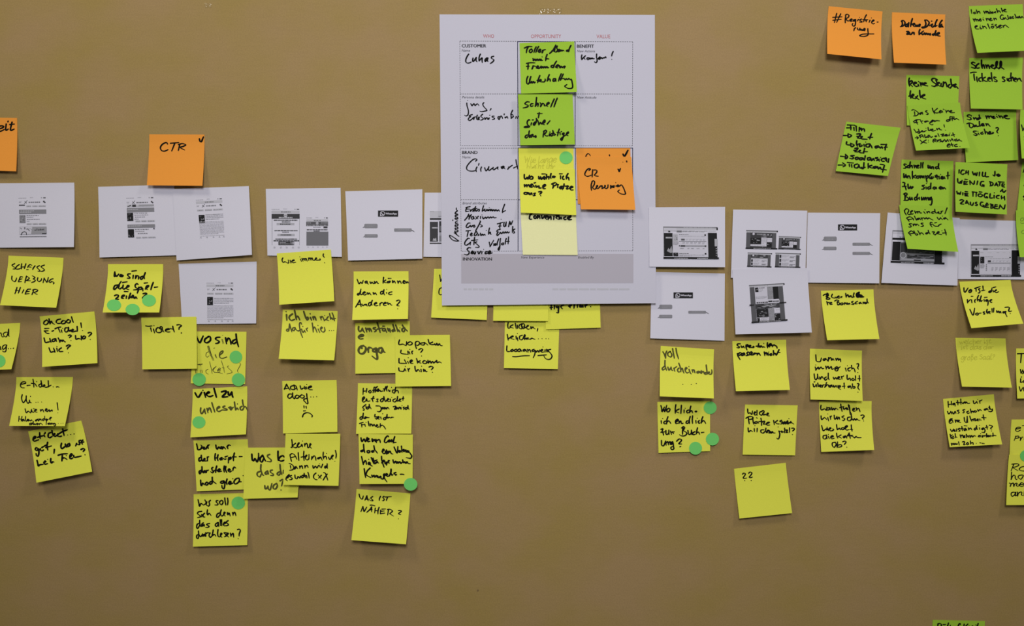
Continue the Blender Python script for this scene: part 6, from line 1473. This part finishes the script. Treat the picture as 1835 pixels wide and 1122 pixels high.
note('super', 'yellow', [(1312.4, 611.3), (1408.8, 609), (1415.5, 698.8), (1318.8, 701.1)], 'yellow sticky note that ends with passen nicht',
     [('N', 'Superkiten', 830, 118, 1182, 112, 29, 2.7), ('N', 'passen nicht', 837, 188, 1212, 180, 31, 2.7)])
note('welche', 'yellow', [(1335.2, 725), (1429.5, 726.5), (1424.8, 816.1), (1330.8, 814.9)], 'yellow sticky note asking welche Plätze, one word scribbled over',
     [('N', 'Welche', 922, 703, 1118, 708, 30, 2.2, {'hand': 'L'}), ('N', 'Plätze können', 915, 780, 1327, 785, 32, 2.2), ('N', 'wir denn jetzt?', 927, 853, 1334, 855, 31, 2.2)],
     [('N', '1205,780 1240,762 1215,785 1262,752 1240,786 1285,760 1262,786 1300,768', 2.6)], lift=(4, 4))
note('fragen', 'yellow', [(1315.4, 840.2), (1408, 829.5), (1419.5, 919.6), (1325, 929.4)], 'tilted yellow sticky note with nothing but two question marks',
     [], [('P', '150,682 158,673 172,676 172,688 155,714 166,719 186,716', 1.9), ('P', '168,738 170,740', 2), ('P', '203,674 214,664 230,668 228,682 208,708 220,712 236,707', 1.9), ('P', '225,737 227,739', 2.2)], lift=(7, 7))
note('werhat', 'yellow', [(1471.2, 521.2), (1565.3, 518.6), (1575.9, 607.5), (1482.4, 609.8)], 'yellow sticky note about a Bonuscard with blotted-out letters',
     [('O', 'Wer hat', 965, 177, 1190, 170, 29, 2.2), ('O', 'te Bonuscard', 925, 235, 1307, 226, 28, 2.2)],
     [('O', '905,145 945,142 920,150 945,165 915,160 940,185 912,182 935,150', 2.6), ('O', '1198,160 1225,125 1215,165 1245,140 1235,165 1262,150 1210,150 1265,160', 3.6)])
note('wannt', 'yellow', [(1467.7, 719.2), (1562, 718.8), (1566.6, 806.4), (1471.8, 810)], 'yellow sticky note with curled corner asking who fetches the Karten',
     [('P', 'Wann treffen', 832, 125, 1182, 135, 33, 2.2), ('P', 'wir uns denn?', 835, 212, 1214, 212, 32, 2.2), ('P', 'Wer holt', 838, 302, 1110, 300, 34, 2.2, {'hand': 'u'}), ('P', 'die Karten', 852, 375, 1187, 368, 34, 2.2, {'hand': 'u'}), ('P', 'ab?', 932, 447, 1067, 445, 36, 2.2)], lift=(8, 15))
note('warum', 'yellow', [(1451.4, 624.9), (1544.7, 628.4), (1546, 718.6), (1452.4, 716)], 'yellow sticky note asking warum immer ich',
     [('O', 'Warum', 820, 752, 1057, 754, 36, 2.1, {'hand': 'u'}), ('O', 'immer ich?', 818, 835, 1222, 840, 32, 2.1), ('O', 'Und wer holt', 810, 920, 1234, 922, 33, 2.1), ('O', 'überhaupt ab?', 798, 990, 1227, 1000, 32, 2.1)], lift=(9, 9))

# ------------------------------------------------------------------ upper corner cluster
note('reg', 'orange', [(1485, 11.1), (1581.6, 20.6), (1579.7, 106.4), (1482.5, 96.5)], 'orange sticky note that reads Registrierung after a hash sign',
     [('Q', '# Registrie-', 203, 190, 594, 198, 35, 2.2), ('Q', 'rung', 380, 262, 510, 268, 26, 2.1)], [('Q', '505,245 498,290 470,306 438,306 436,294 470,287 552,290', 1.9)], lift=(17, 17))
note('daten', 'orange', [(1598.6, 22), (1694, 26), (1695.7, 115.8), (1602.1, 112.3)], 'orange sticky note about Daten and Kunde',
     [('Q', 'Daten Dickt', 780, 232, 1147, 235, 36, 2.8, {'hand': 'u'}), ('Q', 'zu Kunde', 832, 299, 1122, 308, 31, 2.7, {'hand': 'u'})], lift=(15, 15))
note('sind', 'green', [(1726.6, 200.6), (1821.1, 197.2), (1824.7, 286.7), (1731.2, 291)], 'green sticky note asking sind meine Daten sicher',
     [('R', 'Sind meine', 1320, 472, 1707, 466, 31, 2.3), ('R', 'Daten', 1325, 545, 1532, 535, 33, 2.2), ('R', 'sicher?', 1380, 612, 1607, 605, 31, 2.1)], lift=(7, 8))
note('tick', 'green', [(1737, 103.9), (1833, 103.2), (1832.5, 196.2), (1739.8, 194.5)], 'green sticky note that reads schnell Tickets sichern',
     [('Q', 'schnell', 1385, 585, 1665, 592, 42, 3.1), ('Q', 'Tickets sichern', 1380, 695, 1825, 702, 40, 2.4)], lift=(9, 9))
note('gut2', 'green', [(1736, 10.9), (1832.5, 7.3), (1848, 90.4), (1751.5, 94.8)], 'green sticky note about redeeming a Gutschein',
     [('Q', 'Ich möchte', 1383, 115, 1692, 105, 29, 1.9), ('Q', 'meinen Gutschein', 1400, 183, 1850, 160, 27, 1.9), ('Q', 'einlösen', 1418, 246, 1707, 238, 31, 1.9)], lift=(18, 18))
note('stern', 'green', [(1624.2, 134.3), (1719.3, 136.3), (1716, 226), (1625.2, 224.8)], 'green sticky note that reads keine Sternchentexte',
     [('R', 'keine Sternchen', 795, 172, 1242, 190, 36, 2.7), ('R', 'texte', 798, 285, 952, 290, 34, 2.7)], lift=(4, 3))
note('das', 'green', [(1626.2, 188.6), (1720.2, 183.7), (1738.2, 265.2), (1641.5, 269.8)], 'green sticky note listing open Fragen, overlapping two other green notes',
     [('R', 'Das keine', 838, 442, 1210, 412, 34, 2, {'hand': 'u'}), ('R', 'Fragen offen', 840, 512, 1252, 475, 27, 2, {'hand': 'u'}), ('R', 'bleiben!', 852, 597, 1135, 570, 32, 2), ('R', '>Abholzeit', 855, 642, 1215, 625, 25, 2), ('R', 'bei Reservieren', 902, 690, 1280, 666, 23, 1.9), ('R', 'etc.', 1142, 720, 1265, 715, 23, 1.9)], lift=(13, 14))
note('film', 'green', [(1516.7, 218), (1614.2, 229), (1591.3, 315.5), (1497.8, 306.6)], 'tilted green sticky note with a list of arrows under Film',
     [('R', 'Film', 235, 567, 402, 582, 32, 3.2, {'hand': 'b'}), ('R', '> Zeit', 210, 630, 477, 645, 30, 2.7), ('R', '>Gleich auf', 232, 703, 605, 738, 30, 2.7, {'hand': 'L'}), ('R', 'Zeit', 305, 760, 427, 775, 26, 2.6), ('R', '>Saalansicht', 180, 812, 622, 852, 27, 2.7), ('R', '>Ticketkauf', 165, 893, 592, 932, 28, 2.9, {'hand': 'Lb'})], lift=(6, 9))
note('edgea', 'green', [(1828.7, 197), (1925, 196), (1927, 283), (1831, 284)], 'upper green sticky note cut off by the frame edge beside the Daten sicher note',
     [('R', 'Was ist', 1812, 575, 2100, 575, 34, 2.4), ('R', 'mein', 1835, 655, 2100, 655, 30, 2), ('R', 'Preis', 1835, 740, 2100, 740, 30, 2)], lift=(12, 10))
note('komp', 'green', [(1615.6, 286), (1708.6, 288.8), (1706, 381.2), (1613.5, 378.5)], 'green sticky note that reads schnell und unkompliziert zur sicheren Buchung',
     [('S', 'schnell und', 278, 145, 580, 156, 29, 2.4), ('S', 'unkompliziert', 275, 233, 664, 236, 30, 2.4), ('S', 'zur sicheren', 270, 318, 637, 321, 30, 2.4), ('S', 'Buchung', 280, 413, 517, 424, 32, 2.4)], lift=(3, 4))
note('wenig', 'green', [(1712.3, 290.3), (1805.3, 294.2), (1804.4, 384.4), (1712.5, 379.5)], 'green sticky note in capitals asking for so wenig Daten wie möglich',
     [('S', 'ICH WILL SO', 738, 193, 1087, 216, 25, 2.5), ('S', 'WĒNIG DATE', 728, 276, 1130, 306, 26, 2.5), ('S', 'N', 1090, 345, 1135, 350, 17, 2.5), ('S', 'WIE MÖGLICH', 722, 368, 1127, 412, 25, 2.5), ('S', 'ZAUSGEBEN', 748, 443, 1132, 490, 26, 2.5)], lift=(6, 7))
note('remind', 'green', [(1611.3, 367.3), (1705, 369.5), (1717.4, 451.4), (1626.3, 445.8)], 'green sticky note that reads Reminder Alarm via sms für Abholzeit',
     [('S', 'Reminder/', 285, 528, 647, 525, 31, 2), ('S', 'Alarm via', 305, 585, 652, 582, 29, 2), ('S', 'sms für', 320, 640, 597, 635, 29, 2), ('S', 'Abholzeit', 318, 708, 637, 706, 29, 2)], lift=(13, 14))
note('edgeb', 'green', [(1832, 291), (1926, 290), (1918, 380), (1822.5, 379)], 'middle green sticky note cut off by the frame edge, under a faint one',
     [('S', 'Ich', 1278, 180, 1400, 180, 28, 2.4), ('S', 'muss', 1280, 290, 1600, 290, 28, 2.4), ('S', 'gehen', 1275, 395, 1600, 395, 28, 2.4)], lift=(3, 3))
note('edgec', 'green', [(1820.5, 377), (1916, 377), (1922, 461), (1827.5, 461)], 'lower green sticky note cut off by the frame edge, faint pencil over a printed sheet',
     [('S', 'gibt es', 1254, 590, 1500, 590, 26, 1.3, 'ghost_g'), ('S', 'auch', 1268, 690, 1500, 690, 30, 1.3, 'ghost_g')], lift=(12, 12))
note('votst', 'yellow', [(1719.2, 504.8), (1810.9, 501.8), (1834, 580), (1740.7, 588.2)], 'yellow sticky note curling outward, asks for the richtige Vorstellung',
     [('T', 'Wo ist die', 720, 706, 992, 708, 32, 2.2, {'hand': 'b'}), ('T', 'richtige', 745, 792, 942, 785, 31, 2.2, {'hand': 'b'}), ('T', 'Vorstellung?', 768, 885, 1092, 872, 33, 2.2)], lift=(19, 19))
note('faint', 'yellow', [(1712.2, 605.4), (1802, 606.6), (1813.3, 694.6), (1724, 693)], 'yellow sticky note with barely visible pencil writing about a Saal',
     [('U', 'welcher ist', 210, 408, 405, 402, 18, 1.1, 'ghost_y'), ('U', 'ist das der', 215, 442, 420, 440, 18, 1.1, 'ghost_y'), ('U', 'große Saal?', 218, 508, 430, 503, 20, 1.1, 'ghost_y')], lift=(13, 13))
note('ta', 'yellow', [(1821, 624.5), (1918, 624), (1920, 713), (1823, 714.3)], 'yellow sticky note cut off by the frame edge, beside the faint pencil note',
     [('U', 'Tag', 570, 522, 720, 520, 38, 2.7), ('U', 'wann', 588, 592, 720, 592, 24, 2.3), ('U', 'ich', 586, 652, 680, 652, 24, 2.3), ('U', 'will', 583, 706, 700, 706, 26, 2.3)], lift=(8, 8))
note('hatten', 'yellow', [(1690, 715), (1781, 706.6), (1796, 796.4), (1702, 801.5)], 'yellow sticky note covered in writing about a time, 20 h',
     [('U', 'Hatten wir', 135, 797, 354, 779, 24, 2.1), ('U', 'uns schon auf', 135, 848, 417, 828, 22, 2), ('U', 'eine Uhrzeit', 142, 905, 380, 884, 23, 2), ('U', 'verständigt?', 150, 955, 417, 943, 22, 2), ('U', 'Ich nehm einfach', 148, 1002, 438, 988, 19, 2), ('U', 'mal 20 h ...', 157, 1043, 368, 1036, 18, 2)], lift=(11, 13))
note('eta', 'yellow', [(1812.8, 752), (1908, 751), (1906, 842), (1808, 843)], 'upper of two stacked yellow notes at the frame edge, reads Problem',
     [('V', 'eTicket', 522, 205, 1000, 205, 44, 2), ('V', 'Problem', 515, 306, 900, 306, 32, 1.9)], lift=(4, 4))
note('etb', 'yellow', [(1808.3, 815), (1904, 815), (1900, 905), (1803.2, 905.3)], 'lower of two stacked yellow notes at the frame edge, four lines of writing',
     [('V', 'Rainer', 478, 650, 960, 650, 50, 2.1), ('V', 'holt', 472, 740, 720, 740, 46, 2.1), ('V', 'meine', 462, 825, 800, 825, 44, 2.1), ('V', 'anbei', 472, 930, 780, 930, 48, 2.1)], lift=(6, 6))
dot('etb', 1838.5, 817, 10.6, 10.4, 'green dot sticker cut by the frame edge, where two stacked yellow notes meet')
note('bottom', 'green', [(1671.5, 1111.2), (1765.2, 1113), (1763, 1204), (1669, 1202)], 'green sticky note barely entering at the bottom edge of the frame',
     [('W', 'Rēlief Kuil', 612, 548, 1200, 552, 58, 2.6)], lift=(6, 6))

# ------------------------------------------------------------------ bits of clear tape on the kraft paper


def tape_piece(cx, cy, w, h, label, seed):
    r = random.Random(seed)
    n, k = 36, 18
    x0, z0 = to_world(cx, cy, 0)
    ph = [r.uniform(0, 6.28) for _ in range(6)]
    v = []
    for back in (0, 1):
        for j in range(k + 1):
            for i in range(n + 1):
                u, t = i / n - .5, j / k - .5
                e = max(0.0, 1 - (2 * abs(u)) ** 4) * max(0.0, 1 - (2 * abs(t)) ** 4)
                b_ = (math.sin(23 * u + 5 * t + ph[0]) * .6 + math.sin(41 * u - 7 * t + ph[1]) * .45 + math.sin(5 * t + ph[2]) * .4)
                y = -(0.00035 + e * (0.0011 + 0.0007 * b_)) + back * 0.0001
                v.append((u * w * S, y, -t * h * S))
    f = []
    o = (n + 1) * (k + 1)
    for j in range(k):
        for i in range(n):
            a = j * (n + 1) + i
            f.append((a, a + n + 1, a + n + 2, a + 1))
            f.append((o + a, o + a + 1, o + a + n + 2, o + a + n + 1))
    ob = link('clear_tape', mesh('clear_tape', v, f, [M['tape']], smooth=True), (x0, 0, z0))
    tag(ob, label, 'tape', 'bits of clear tape')


tape_piece(987, 20, 40, 11, 'crinkled clear tape glinting above the top edge of the canvas poster', 3)
tape_piece(373, 10, 12, 9, 'tiny glinting bit of clear tape on bare kraft paper near the frame top', 5)
